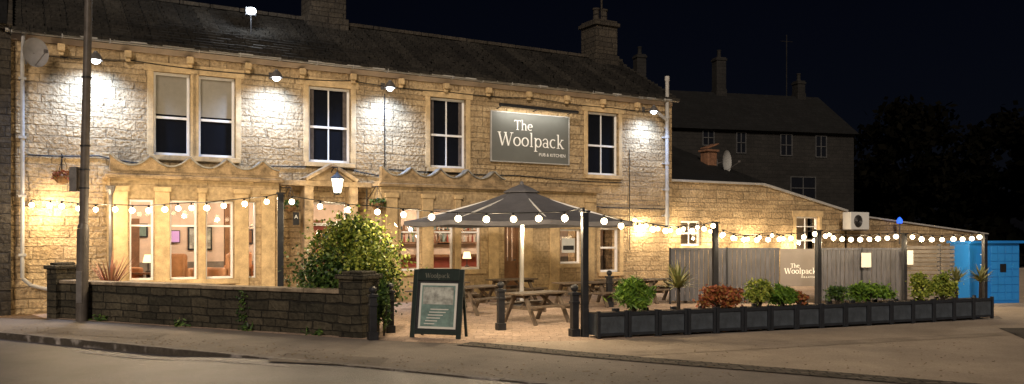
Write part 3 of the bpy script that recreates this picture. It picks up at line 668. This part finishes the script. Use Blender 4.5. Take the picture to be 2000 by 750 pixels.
x,z=F(1412,316,-2.0); dish(LB(x,1.9,z),.36,TH+.35,'white satellite dish standing on the annexe roof',mat('dish_white',(.30,.30,.29),.5,5,.12))
x,z=F(1385,300,-2.4); t=thing('chimney_stub','short rust-brown stone chimney stub on the annexe roof','chimney',LB(x,2.4,z-.55),TH)
m=M(); m.box(-.22,.22,-.18,.22,0,.6); m.build('stack',RUST,t,bev=.03); m=M(); m.box(-.28,.28,-.24,.28,.6,.68); m.beam((-.25,0,.72),(.3,0,.9),.4,.05); m.build('cap_stone',RUST,t,bev=.02)
# ================= TERRACE BEHIND
ta=math.radians(15); tx,ty=D(1285,44.2)
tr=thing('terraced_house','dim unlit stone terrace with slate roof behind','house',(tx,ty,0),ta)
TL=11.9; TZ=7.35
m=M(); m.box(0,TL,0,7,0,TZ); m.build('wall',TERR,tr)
m=M(); m.face([(-.1,-.3,TZ-.05),(TL+.15,-.3,TZ-.05),(TL+.15,3.5,TZ+2.6),(-.1,3.5,TZ+2.6)]); m.face([(-.1,3.5,TZ+2.6),(TL+.15,3.5,TZ+2.6),(TL+.15,7.3,TZ-.05),(-.1,7.3,TZ-.05)]); m.face([(TL,-.0,TZ),(TL,7,TZ),(TL,3.5,TZ+2.5)])
trf=m.build('roof',SLATE2,tr)
def tloc(px): 
    a=(px-1000)/f; c,s_=math.cos(ta),math.sin(ta); k=(a*ty-tx)/(c-a*s_); return k, ty+k*s_
DWF=mat('dim_white_frame',(.055,.055,.055),.6)  # white frames coloured dark to paint in the dim light there
for px,y0,y1,ww in ((1383,253,285,.7),(1447,258,300,.6),(1535,262,305,.75),(1603,265,308,.72),(1568,345,390,1.6)):
    k,t_=tloc(px); za_=H+(HY-y1)*t_/f; zb_=H+(HY-y0)*t_/f; 
    window(tr,k-ww/2,k+ww/2,za_,zb_,-.16,(.5,),(.5,),sill=False,sur=False,fm=DWF,fw=.05,thin=.05,rev=.1)
for px,w,z in ((1302,.55,2.2),(1467,.6,2.3),(1632,.5,1.2)):
    k,t_=tloc(px); chimney(k,3.5,w,.6,TZ+2.3,TZ+2.3+z-.2,(0,),par=trf,mt=TERR)
m=M(); k,_=tloc(1605); m.cyl((k,3.4,TZ+2.4),(k,3.4,TZ+6.2),.03,n=5); m.cyl((k-.4,3.4,TZ+5.8),(k+.4,3.4,TZ+5.8),.02,n=4); m.build('aerial',TERR,trf)
# ================= TREES
def tree(x,y,h,cr,seed,lab):
    random.seed(seed); t=thing('tree',lab,'tree',(x,y,0),0,'dark trees beyond the car park')
    m=M(); m.cyl((0,0,0),(.1,0,h*.45),.35,.22,n=8); 
    for k in range(6):
        q=U(0,6.28); m.cyl((.08,0,h*U(.3,.45)),(cr*.6*math.cos(q),cr*.6*math.sin(q),h*U(.55,.85)),.14,.04,n=6)
    m.build('trunk',L_DRK,t)
    m=M()
    for k in range(70):
        q=U(0,6.28); ph=U(-.9,1); rr=math.sqrt(max(0,1-ph*ph*.9))*cr*U(.4,1); c=Vector((rr*math.cos(q),rr*math.sin(q),h*.66+ph*h*.33))
        cs=U(.5,1.1)*cr*.3
        for _ in range(55): m.leaf(c+Vector((random.gauss(0,cs*.5),random.gauss(0,cs*.5),random.gauss(0,cs*.4))),.34)
    m.build('crown',L_DRK,t)
for i,(px,dd,h,cr) in enumerate(((1775,50,9.5,3.0),(1960,48,8.3,2.8),(2090,42,8,2.6),(1870,60,7,3.2),(1700,56,6,2.6))):
    p=D(px,dd); tree(p[0],p[1],h,cr,30+i,'large dark leafy tree against the night sky')
random.seed(99)
m=M()
for k in range(3500):
    px=U(1640,2350); p=D(px,U(43,47)); m.leaf((p[0],p[1],U(0,2.3)*(.8+.3*math.sin(px*.03))),.5)
t=m.build('hedge',L_DRK); tag(t,'long dark hedge beyond the car park','hedge')
# ================= LOW WALL
A=Vector(G(110,621)); B=Vector(G(668,657)); d=B-A; Lw=d.length; rz=math.atan2(d.y,d.x)
lw=thing('low_stone_wall','low dark stone wall along the pavement','wall',(A.x,A.y,0),rz)
m=M(); m.box(.1,Lw,0,.28,0,.68); m.build('walling',LOWW,lw)
m=M(); n=9
for i in range(n): 
    a=.1+(Lw-.1)*i/n; m.box(a+.004,a+(Lw-.1)/n-.004,-.04,.32,.681,.755-.012*R())
m.build('coping',mat('coping_stone',(.19,.15,.105),.85,5,.5,.4,speck=.2),lw,bev=.015)
def pier(s0,s1,h,nm):
    t=thing('gate_pier',nm,'pier',(A.x,A.y,0),rz); m=M(); m.box(s0,s1,-.1,.38,0,h-.1); m.build('shaft',LOWW,t); m=M(); m.box(s0-.05,s1+.05,-.15,.43,h-.1,h-.02); m.box(s0+.02,s1-.02,-.06,.34,h-.02,h+.03); m.build('cap_stone',LOWW,t,bev=.02)
pier(-.14,.13,1.06,'narrow stone end pier of the low wall'); pier(Lw+.01,Lw+.46,1.02,'broad dark stone gate pier with cap stone')
m=M()
for c in (.72,.2,.93,.5):
    for k in range(40): m.leaf((Lw*c+random.gauss(0,.12),-.05-abs(random.gauss(0,.05)),abs(random.gauss(0,.06))),.035,elong=3)
for k in range(110): m.leaf((Lw*.7+random.gauss(0,.06),-.03,.15+U(0,.55)),.035)
o=m.build('wall_weeds',L_BUSH,loc=(A.x,A.y,0),rz=rz); o['kind']='stuff'
m=M()
for k in range(500):
    s=U(-1,12); p=KP(s,.13+abs(random.gauss(0,.5))); q=U(0,6.28); r_=U(.01,.028); m.face([(p[0]+r_*math.cos(q+j*1.57),p[1]+r_*.7*math.sin(q+j*1.57),.012+.006*(j%2)) for j in range(4)])
for k in range(300):
    px,py=U(900,1950),U(668,740); p=G(px,py); q=U(0,6.28); r_=U(.008,.022); m.face([(p[0]+r_*math.cos(q+j*1.57),p[1]+r_*.7*math.sin(q+j*1.57),.02+.006*(j%2)) for j in range(4)])
o=m.build('fallen_leaves',leafmat('dry_leaves',[(.05,.035,.02),(.16,.10,.04),(.3,.22,.12)])); o['kind']='stuff'
# ================= LAMP COLUMN
p=G(160,627); lc=thing('lamp_column','tall weathered steel lighting column at the pavement edge','lamp post',(p[0],p[1],0),0)
m=M(); m.cyl((0,0,0),(.02,0,1.75),.108,.105,n=18); m.cyl((.02,0,1.75),(.03,0,1.85),.105,.082,n=18); m.cyl((.03,0,1.85),(.17,0,8),.082,.062,n=16); m.build('column',COLM,lc,smooth=False)
m=M(); m.box(-.055,.055,-.118,-.1,.35,.95); m.build('access_door',METAL,lc,bev=.005)
m=M()
m.cyl((.17,0,7.9),(.4,-.9,8.3),.04,n=8); m.build('arm',COLM,lc); m=M(); m.box(.28,.56,-1.5,-.85,8.25,8.38); m.build('lamp_head',METAL,lc,bev=.04)
m=M(); m.box(-.2,-.06,-.09,.09,2.45,2.92); m.build('cabinet',METAL,lc,bev=.01)
for z in (2.5,2.85,3.3,4.6): m=M(); m.cyl((.03+(z-1.85)*.022,0,z),(.03+(z-1.85)*.022,0,z+.03),.09,n=16); m.build('clamp',BLACK,lc)
# ================= BOLLARDS
def mkbol(loc,h=.82,first=[None]):
    if first[0] is None:
        t=thing('bollard','black square timber bollard with stepped cap','bollard',loc,.4,'black bollards around the terrace'); m=M(); m.box(-.055,.055,-.055,.055,0,.66); m.box(-.075,.075,-.075,.075,0,.12); m.box(-.067,.067,-.067,.067,.52,.56); m.build('post',BLACK,t,bev=.006)
        m=M(); m.box(-.075,.075,-.075,.075,.661,.7); m.lathe([(.04,.7),(.035,.72),(.06,.75),(.065,.78),(.05,.81),(.01,.83)],12); m.build('cap',BLACK,t); first[0]=t; return t
    return clone(first[0],loc,.4)
for px,py in ((978,645),(1122,657),(728,664),(762,650),(1190,600)):
    g=G(px,py); mkbol((g[0],g[1],.004))
# ================= FESTOON POSTS
def fpost(px,t,ytop,lab='tall black timber post carrying festoon lights',w=.09):
    X,Y=D(px,t); z=H+(HY-ytop)*t/f; o=thing('festoon_post',lab,'post',(X,Y,0),.3,'posts carrying the festoon lights')
    m=M(); m.box(-w/2,w/2,-w/2,w/2,0,z-.03); m.build('post',BLACK,o,bev=.006); m=M(); m.box(-w/2-.02,w/2+.02,-w/2-.02,w/2+.02,z-.029,z); m.build('cap',BLACK,o); return (X,Y)
Q1=fpost(548,15.6,376,w=.11); Q2=fpost(1142,13.45,411,w=.1); Q3=fpost(1397,19.0,433,w=.11); Q4=fpost(1598,18.9,449,w=.11); Q5=fpost(1766,19.2,455,w=.09); Q6=fpost(1923,19.3,457,w=.09)
# ================= FESTOONS
bm=M(); bm.cyl((0,0,.045),(0,0,.1),.02,n=8,m=1); bm.ball((0,0,0),.053,12,0)
bulb_me=None
def festoon(ends,pts,power,every=3,lab='string of glowing warm globe bulbs on black cable',sc_=1,dz=.1):
    global bulb_me
    A_,B_=ends; P=[LN(a,b,A_,B_) for a,b in pts]
    t=thing('festoon_lights',lab,'string lights',tuple(P[0]),0,'festoon light strings'); o0=P[0]
    m=M()
    allp=[p+Vector((0,0,dz)) for p in P]
    for a,b in zip(allp,allp[1:]): m.cyl(a-o0,b-o0,.009,n=5,cap=False)
    m.build('cable',CABLE,t)
    for i,p in enumerate(P):
        if bulb_me is None: o=bm.build('bulb',[BULB,BLACK],t,smooth=True); bulb_me=o.data
        else:
            o=bpy.data.objects.new('bulb',bulb_me); sc.collection.objects.link(o); o.parent=t
        o.location=p-o0; o.scale=(sc_*U(.93,1.08),)*3; o.rotation_euler=(U(-.15,.15),U(-.15,.15),0)
        if i%every==1: light('POINT','bulb_light',tuple(p-o0+Vector((0,0,-.09))),power,(1,.77,.48),t,size=.05)
FA=FW(60,400,.05)[:2]
festoon((FA,Q1),[(62,400),(97,401),(121,403),(153,407),(187,409),(225,409),(258,411),(290,411),(322,409),(348,407),(374,406),(404,406),(437,402),(478,398),(521,394),(547,388)],76)
festoon((Q1,Q2),[(570,394),(625,403),(680,410),(737,414),(788,419),(843,424),(895,427),(950,428),(1003,428),(1052,427),(1103,426),(1141,418)],98)
festoon((Q2,Q3),[(1180,432),(1213,441),(1246,446),(1275,448),(1300,451),(1326,452),(1352,451),(1375,447),(1393,441)],65,4)
festoon((Q3,Q4),[(1412,458),(1432,465),(1453,468),(1478,469),(1500,468),(1522,467),(1545,465),(1570,463),(1592,457)],52,4)
festoon((Q4,Q5),[(1612,461),(1628,465),(1645,467),(1662,468),(1680,468),(1698,467),(1715,466),(1733,465),(1750,462)],48,4)
festoon((Q5,Q6),[(1782,463),(1800,467),(1820,468),(1840,468),(1862,467),(1880,467),(1898,466),(1913,463)],48,4)
E1=FW(1215,440,.3)[:2]; E2=FW(1640,450,.1)[:2]
festoon((E1,E2),[(1240,430),(1262,440),(1285,447),(1310,450),(1335,447),(1362,444),(1388,452),(1410,460),(1436,466),(1460,467),(1484,463),(1508,460),(1530,466),(1560,474),(1590,470),(1620,458)],85,3,lab='second string of warm bulbs along the annexe wall',sc_=1.15)
# ================= PARASOL
px_,py_=D(1019,19.2); ps=thing('parasol','large octagonal grey garden parasol with white pole','parasol',(px_,py_,.004),.2)
m=M(); RR=2.66; zt=2.72; ze=1.93; n=8; rings=6
def P(r,a):
    t=r/RR; return (r*math.cos(a),r*math.sin(a),zt-(zt-ze)*t-.09*math.sin(math.pi*t))
for k in range(n):
    a0,a1=2*math.pi*k/n,2*math.pi*(k+1)/n
    mid=lambda r:( (math.cos(a0)+math.cos(a1))/2*r,(math.sin(a0)+math.sin(a1))/2*r,P(r,a0)[2]-.035*r/RR)
    for j in range(rings):
        r0,r1=RR*j/rings,RR*(j+1)/rings
        if j==0: m.face([P(0,0),P(r1,a0),mid(r1)]); m.face([P(0,0),mid(r1),P(r1,a1)])
        else: m.face([P(r0,a0),P(r1,a0),mid(r1),mid(r0)]); m.face([mid(r0),mid(r1),P(r1,a1),P(r0,a1)])
    p,q=P(RR,a0),P(RR,a1); mm_=mid(RR)
    for u,v in ((p,mm_),(mm_,q)): m.face([(u[0],u[1],u[2]-.09),(v[0],v[1],v[2]-.09),v,u])
can=m.build('canopy',FAB,ps)
m=M(); m.lathe([(.42,-.13),(.42,-.11),(.25,-.02),(.05,.06),(.04,.12),(.005,.14)],8,0,(0,0,zt)); m.build('vent_cap',FAB,ps)
m=M(); m.cyl((0,0,.1),(0,0,zt-.08),.05,n=14); m.lathe([(.05,0),(.075,.01),(.075,.12),(.05,.13)],12,0,(0,0,1.85)); m.build('pole',mat('dull_white_pole',(.45,.44,.42),.5,5,.1),ps)
for k in range(8):
    a=2*math.pi*k/8; m=M(); m.beam((0,0,zt-.1),(RR*.98*math.cos(a),RR*.98*math.sin(a),ze-.03),.02,.03); m.beam((0,0,1.95),(RR*.5*math.cos(a),RR*.5*math.sin(a),zt-(zt-ze)*.5-.13),.018,.025); m.build('rib',WHITE,ps)
m=M(); m.box(-.38,.38,-.38,.38,0,.07); m.box(-.12,.12,-.12,.12,.07,.14); m.build('base',BLACK,ps,bev=.01)
light('POINT','under_canopy_light',(0.1,-.2,1.8),110,(1,.78,.5),ps,size=.1)  # warm point light below the canopy, no lamp body modelled
# ================= PICNIC TABLES
tab=None
def picnic(px,py,rz):
    global tab
    g=G(px,py); loc=(g[0],g[1],.005)
    if tab is None:
        t=thing('picnic_table','weathered timber A-frame picnic table with attached benches','picnic table',loc,rz,'picnic tables on the paved terrace')
        m=M()
        for k in range(5): m.box(-.62,.62,-.27+k*.11,-.27+k*.11+.1,.535,.565)
        m.build('tabletop',WOOD,t,bev=.004)
        for s in (-1,1):
            m=M()
            for k in range(2): m.box(-.62,.62,s*.52-.1+k*.105,s*.52+k*.105-.005,.325,.355)
            m.build('bench',WOOD,t,bev=.004)
            m=M(); x=s*.43
            m.beam((x,-.42,.0),(x,-.13,.53),.045,.08,up=(1,0,0)); m.beam((x,.42,.0),(x,.13,.53),.045,.08,up=(1,0,0))
            m.beam((x+.047,-.62,.29),(x+.047,.62,.29),.04,.07); m.beam((x+.047,-.26,.5),(x+.047,.26,.5),.04,.065)
            m.beam((x+.02,0,.29),(s*.1,0,.52),.04,.05)
            m.build('leg_frame',WOOD,t,bev=.004)
        tab=t; return t
    return clone(tab,loc,rz)
for p in ((930,612,.9),(1048,630,.75),(1135,600,.5),(1000,590,.7),(1215,592,.4),(1290,590,.5),(860,600,.5)): picnic(*p)
# ================= A-BOARD
gA=Vector(G(802,659)); gB=Vector(G(899,663)); d=gB-gA; wB=d.length; rz=math.atan2(d.y,d.x)
ab=thing('pavement_signboard','dark green framed pavement board with teal poster','sign',(gA.x,gA.y,.0),rz)
def tl(x0,x1,z0,z1,y0,y1,mb,m=0):
    k=.16
    i=len(mb.v); mb.box(x0,x1,y0,y1,z0,z1,m)
    for j in range(i,len(mb.v)):
        v=mb.v[j]; mb.v[j]=(v[0],v[1]+v[2]*k,v[2])
m=M(); tl(0,wB,.06,1.08,0,.03,m); m_=m.build('board',BLACK,ab)
m=M(); tl(-.01,.07,0,1.08,-.025,-.001,m); tl(wB-.07,wB+.01,0,1.08,-.025,-.001,m); tl(.07,wB-.07,.9,1.09,-.022,-.001,m); tl(.07,wB-.07,.06,.13,-.022,-.001,m); m.build('board_frame',GREENB,ab,bev=.006)
m=M(); tl(.12,wB-.09,.15,.86,-.012,-.001,m); m.build('poster_border',PAPER,ab)
m=M(); tl(.155,wB-.125,.185,.825,-.016,-.013,m); m.build('poster_sheet',TEAL,ab)
m=M(); tl(.18,wB-.15,.53,.80,-.02,-.017,m); m.build('poster_picture',PGREY,ab)
for k in range(6): m=M(); tl(.22+k*.02,.28+k*.045+.12,.22+k*.045,.235+k*.045,-.02,-.017,m); m.build('poster_stripe',PAPER,ab)
m=M(); s_=.42/wlen('Woolpack',1); word(m,'Woolpack',.2,0,s_,0); 
for j in range(len(m.v)): v=m.v[j]; z=.945+v[2]; m.v[j]=(v[0],-.027+v[1]+z*.16,z)
m.build('name_lettering',mat('faded_lettering',(.16,.16,.13),.6),ab)
for x in (.04,wB-.04): m=M(); m.beam((x,.36,0),(x,.175,1.03),.04,.03); m.build('rear_leg',GREENB,ab)
# ================= FENCE
def seg(px0,px1,t0,t1): a=D(px0,t0); b=D(px1,t1); return Vector(a),Vector(b)
SLT=mat('horizontal_slat_timber',(.11,.095,.08),.6,5,.3,.2)
def panel(px0,px1,t0,t1,kind,lab,ztop=1.31):
    a,b=seg(px0,px1,t0,t1); d=b-a; L_=d.length; o=thing('screen_fence' if kind!='b' else 'advertising_banner',lab,'fence' if kind!='b' else 'banner',(a.x,a.y,0),math.atan2(d.y,d.x),'screen fence panels' if kind!='b' else None)
    m=M()
    if kind=='v':
        n=max(2,round(L_/.11))
        for i in range(n): m.box(L_*i/n+.006,L_*(i+1)/n-.006,-.01+.006*(i%2),.015,.08,ztop-.03)
        m.build('boards',FENCE,o); m=M(); m.box(0,L_,-.03,.035,ztop-.029,ztop+.02); m.build('top_rail',FENCE,o)
        m=M(); m.box(-.035,.0,-.035,.04,0,ztop+.03); m.build('side_post',BLACK,o)
    elif kind=='h':
        n=13
        for i in range(n): m.box(0,L_,-.012,.012,.1+i*(ztop-.1)/n,.1+(i+.78)*(ztop-.1)/n)
        m.build('slats',SLT,o)
        for x in (0,L_): m=M(); m.box(x-.03,x+.03,.014,.07,0,ztop+.02); m.build('side_post',FENCE,o)
    else:
        m.box(0,L_,-.03,-.02,.42,ztop+.0); m.build('banner_sheet',BANN,o)
        s2=L_*.84/wlen('Woolpack',1); words(s2,L_*.11,.72,L_*.27,.72+s2*.78,.72,-.035,o); fontobj('PUB & KITCHEN',.055,(L_*.55,-.035,.62),(math.pi/2,0,0),o,LETT)
        for x in (.02,L_-.06): m=M(); m.box(x,x+.04,-.015,.04,0,ztop); m.build('side_post',FENCE,o)
panel(1310,1420,20,20.02,'v','dark grey vertical board fence panel'); panel(1421,1522,20.02,20.05,'v','dark grey vertical board fence panel'); panel(1523,1597,20.03,20.06,'b','taupe banner with white pub name lettering')
panel(1599,1683,20.08,20.15,'v','dark grey vertical board fence panel'); panel(1684,1767,20.15,20.2,'v','dark grey vertical board fence panel'); panel(1769,1835,20.2,20.3,'h','timber fence panel of horizontal slats',1.4); panel(1837,1905,20.3,20.4,'h','timber fence panel of horizontal slats',1.4)
for px,py in ((1692,508),(1774,503)):
    X,Y=D(px,20.0); z=H+(HY-py)*20/f; m=M(); m.box(-.12,.12,0,.004,-.17,.17); t=m.build('paper_notice',PAPER,loc=(X,Y,z),rz=.05); tag(t,'white paper notice fixed on the fence','notice','paper notices on the fence')
# ================= PARCEL LOCKER
a,b=D(1893,19.9),D(1991,20.3); d=Vector(b)-Vector(a); lk=thing('parcel_locker','bright blue parcel locker with white side lettering','locker',(a[0],a[1],0),math.atan2(d.y,d.x)); Lk=d.length; hk=1.44
m=M(); m.box(0,Lk,0,.6,0,hk); m.build('cabinet',BLUE,lk,bev=.01)
nx=4; x0=Lk*.42
for i in range(nx):
    for j in range(7):
        m=M(); m.box(x0+(Lk-x0-.02)*i/nx+.008,x0+(Lk-x0-.02)*(i+1)/nx-.008,-.012,-.001,.08+j*.185+.006,.08+(j+1)*.185-.006); m.build('locker_door',BLUE2,lk,bev=.003)
m=M(); m.box(-.04,Lk+.04,-.1,.66,hk+.001,hk+.06); m.build('canopy',BLUE,lk)
fontobj('amazon hub',.24,(Lk*.32,-.008,.1),(math.pi/2,-math.pi/2,0),lk,LETT)
m=M(); m.box(Lk*.6,Lk*.72,-.02,-.0125,.75,.95); m.build('screen',DARKG,lk)
# ================= PLANTERS
PA=Vector((1.33,13.15)); PB=Vector((9.35,16.45)); d=PB-PA; LP=d.length; pz=math.atan2(d.y,d.x); npl=16; wp=LP/npl
first=None
for i in range(npl):
    p=PA+d*(i/npl); bend=.12*math.sin(math.pi*i/npl); p=p+Vector((d.y,-d.x)).normalized()*bend
    loc=(p.x,p.y,.01)
    if first is None:
        t=thing('planter','dark grey panelled timber planter box','planter',loc,pz,'row of timber planters edging the terrace'); w=wp
        m=M(); m.box(.03,w-.03,.02,.4,.03,.37); m.build('box',DGREY,t)
        for x in (0.002,w-.052):
            for y_ in (-.012,.38): m=M(); m.box(x,x+.05,y_,y_+.05,0,.425); m.build('corner_post',DGREY2,t,bev=.004)
        m=M(); m.box(.053,w-.053,-.004,.019,.345,.40); m.build('rim_rail',DGREY2,t,bev=.004)
        m=M(); m.box(.053,w-.053,-.002,.019,.03,.075); m.build('plinth_rail',DGREY2,t,bev=.004)
        m=M(); m.box(.05,w-.05,.021,.399,.3705,.38); m.build('soil',SOIL,t); first=t
    else: clone(first,loc,pz+.03*(R()-.5))
def PP(px,back=.2):
    a=(px-1000)/f; q=PA+Vector((-d.y,d.x)).normalized()*back; k=(a*q.y-q.x)/(d.x-a*d.y); return (q.x+d.x*k,q.y+d.y*k)
def clumpy(name,lab,cat,loc,rx,ry,rz_,n,size,matr,clumps=14,elong=1.6,group=None,stem=True,lit_mat=None):
    t=thing(name,lab,cat,loc,0,group); m=M()
    for k in range(clumps):
        q=U(0,6.28); ph=U(-.7,1); rr=math.sqrt(max(0,1-ph*ph))*U(.35,1); c=Vector((rr*math.cos(q)*rx*.75,rr*math.sin(q)*ry*.75,rz_+ph*rz_*.72))
        m2=1 if (lit_mat and (c.z>rz_*1.2 or (c.x>0 and c.z>rz_*1.0)) and R()<.8) else 0  # upper and right-hand clumps get yellower leaves, painting in the light
        for _ in range(n//clumps):
            v=c+Vector((random.gauss(0,rx*.17),random.gauss(0,ry*.17),random.gauss(0,rz_*.16))); v.z=max(v.z,.01); m.leaf(v,size,m2,elong)
    m.build('foliage',[matr]+([lit_mat] if lit_mat else []),t)
    if stem:
        m=M()
        for k in range(7): m.cyl((U(-.05,.05)*rx,U(-.05,.05)*ry,0),(U(-.5,.5)*rx,U(-.5,.5)*ry,rz_*U(.8,1.5)),.012+.01*rx,.005,n=5)
        m.build('stem',BARK,t)
    return t
def blades(name,lab,cat,loc,n,L_,w,matr,trunk=0,up=.8,group=None):
    t=thing(name,lab,cat,loc,0,group); m=M()
    for k in range(n):
        q=U(0,6.28); el=math.radians(U(5,88)) if trunk else math.radians(U(50,88)); l=L_*U(.7,1.1); p=Vector((0,0,trunk)); dr=Vector((math.cos(q),math.sin(q),0)); sd=Vector((-math.sin(q),math.cos(q),0)); pts=[]
        for i in range(6):
            ww=w*(1-(i/5)**2)*.5+.001; pts.append((p-sd*ww,p+sd*ww)); e_=el-i*U(.04,.12)*(1.2 if trunk else .6); p=p+(dr*math.cos(e_)+Vector((0,0,1))*math.sin(e_))*l/5
        i0=len(m.v)
        for a,b in pts: m.v+=[tuple(a),tuple(b)]
        for i in range(5): m.f.append((i0+2*i,i0+2*i+1,i0+2*i+3,i0+2*i+2)); m.m.append(0)
    m.build('leaves',matr,t)
    if trunk: m=M(); m.cyl((0,0,0),(0,0,trunk+.02),.035,.025,n=8); m.build('trunk',BARK,t)
    return t
zpl=.37; gp='plants growing in the planters'
for px,kind in ((1237,'g'),(1325,'c'),(1407,'r'),(1483,'y'),(1525,'G'),(1560,'r2'),(1635,'y2'),(1697,'g2'),(1800,'Y'),(1842,'Y'),(1868,'c2'),(1915,'c2')):
    x,y_=PP(px); l=(x,y_,zpl)
    if kind=='g': clumpy('shrub','bushy bright green shrub in a planter','shrub',l,.40,.24,.27,2600,.03,L_GRN,group=gp,elong=5,clumps=22)
    if kind=='c': blades('cordyline','striped spiky cordyline on a short stem in a planter','plant',l,80,.46,.045,L_SPK,.38,group=gp)
    if kind=='c2': blades('cordyline','pale spiky cordyline in a planter','plant',l,60,.36,.045,L_SPK,.34,group=gp)
    if kind=='r': clumpy('shrub','round red-leaved shrub in a planter','shrub',l,.44,.24,.2,2600,.045,L_RED,group=gp,clumps=20)
    if kind=='r2': clumpy('shrub','small red-leaved shrub in a planter','shrub',l,.2,.16,.15,800,.04,L_RED,group=gp,clumps=8)
    if kind=='y': clumpy('shrub','golden green shrub in a planter','shrub',l,.3,.22,.26,1700,.04,L_YEL,group=gp)
    if kind=='G': clumpy('shrub','dense green grassy shrub in a planter','shrub',l,.3,.22,.2,1600,.03,L_GRN,group=gp,elong=5)
    if kind=='y2': clumpy('shrub','thin golden shrub in a planter','shrub',l,.26,.18,.18,800,.04,L_BUSH,group=gp)
    if kind=='g2': clumpy('shrub','low spreading green shrub in a planter','shrub',l,.5,.24,.19,2400,.035,L_GRN,group=gp,clumps=20,elong=3)
    if kind=='Y': clumpy('shrub','bright golden shrub in a planter','shrub',l,.3,.22,.27,1600,.045,L_YEL,group=gp)
g=D(685,14.6); clumpy('large_shrub','large leafy shrub behind the wall, light painted on its top','shrub',(g[0],g[1],0),1.08,.8,.97,16000,.05,L_BUSH,clumps=70,lit_mat=L_YEL)
g=D(215,16.9); blades('phormium','bronze spiky phormium behind the low wall','plant',(g[0],g[1],.45),60,.85,.04,L_PHO)
g=D(750,13.6); clumpy('climbing_shrub','thin climbing greenery around the black bollards','shrub',(g[0],g[1],0),.13,.12,.48,1500,.04,L_BUSH,clumps=16)
# ================= LIGHT
wd=bpy.data.worlds.new('World'); sc.world=wd; wd.use_nodes=True; N=wd.node_tree.nodes; L=wd.node_tree.links
bg=N['Background']; sk=N.new('ShaderNodeTexSky'); sk.sky_type='NISHITA'; sk.sun_disc=False
sk.sun_elevation=math.radians(28); sk.sun_rotation=math.radians(187)
mx=N.new('ShaderNodeVectorMath'); mx.operation='MULTIPLY'; mx.inputs[1].default_value=(.75,.72,1.15)
L.new(sk.outputs[0],mx.inputs[0]); L.new(mx.outputs[0],bg.inputs['Color']); bg.inputs['Strength'].default_value=.0006
sl=bpy.data.lights.new('street_light_fill','SUN'); sl.energy=2.4; sl.angle=math.radians(14); sl.color=(1,.84,.69)  # night fill added in place of street lamps out of view
so=bpy.data.objects.new('street_light_fill',sl); sc.collection.objects.link(so); so.rotation_euler=aim((.12,1,-.55)); so.location=(0,-5,20)
# ================= CAMERA
c=bpy.data.cameras.new('camera'); co=bpy.data.objects.new('camera',c); sc.collection.objects.link(co); co.location=(0,0,H); co.rotation_euler=(math.pi/2,0,0)
c.lens=f/2000*36; c.sensor_width=36; c.shift_y=(HY-375)/2000; c.clip_end=3000; c.clip_start=.1; sc.camera=co
sc.view_settings.view_transform='Standard'; sc.view_settings.look='None'; sc.view_settings.exposure=0
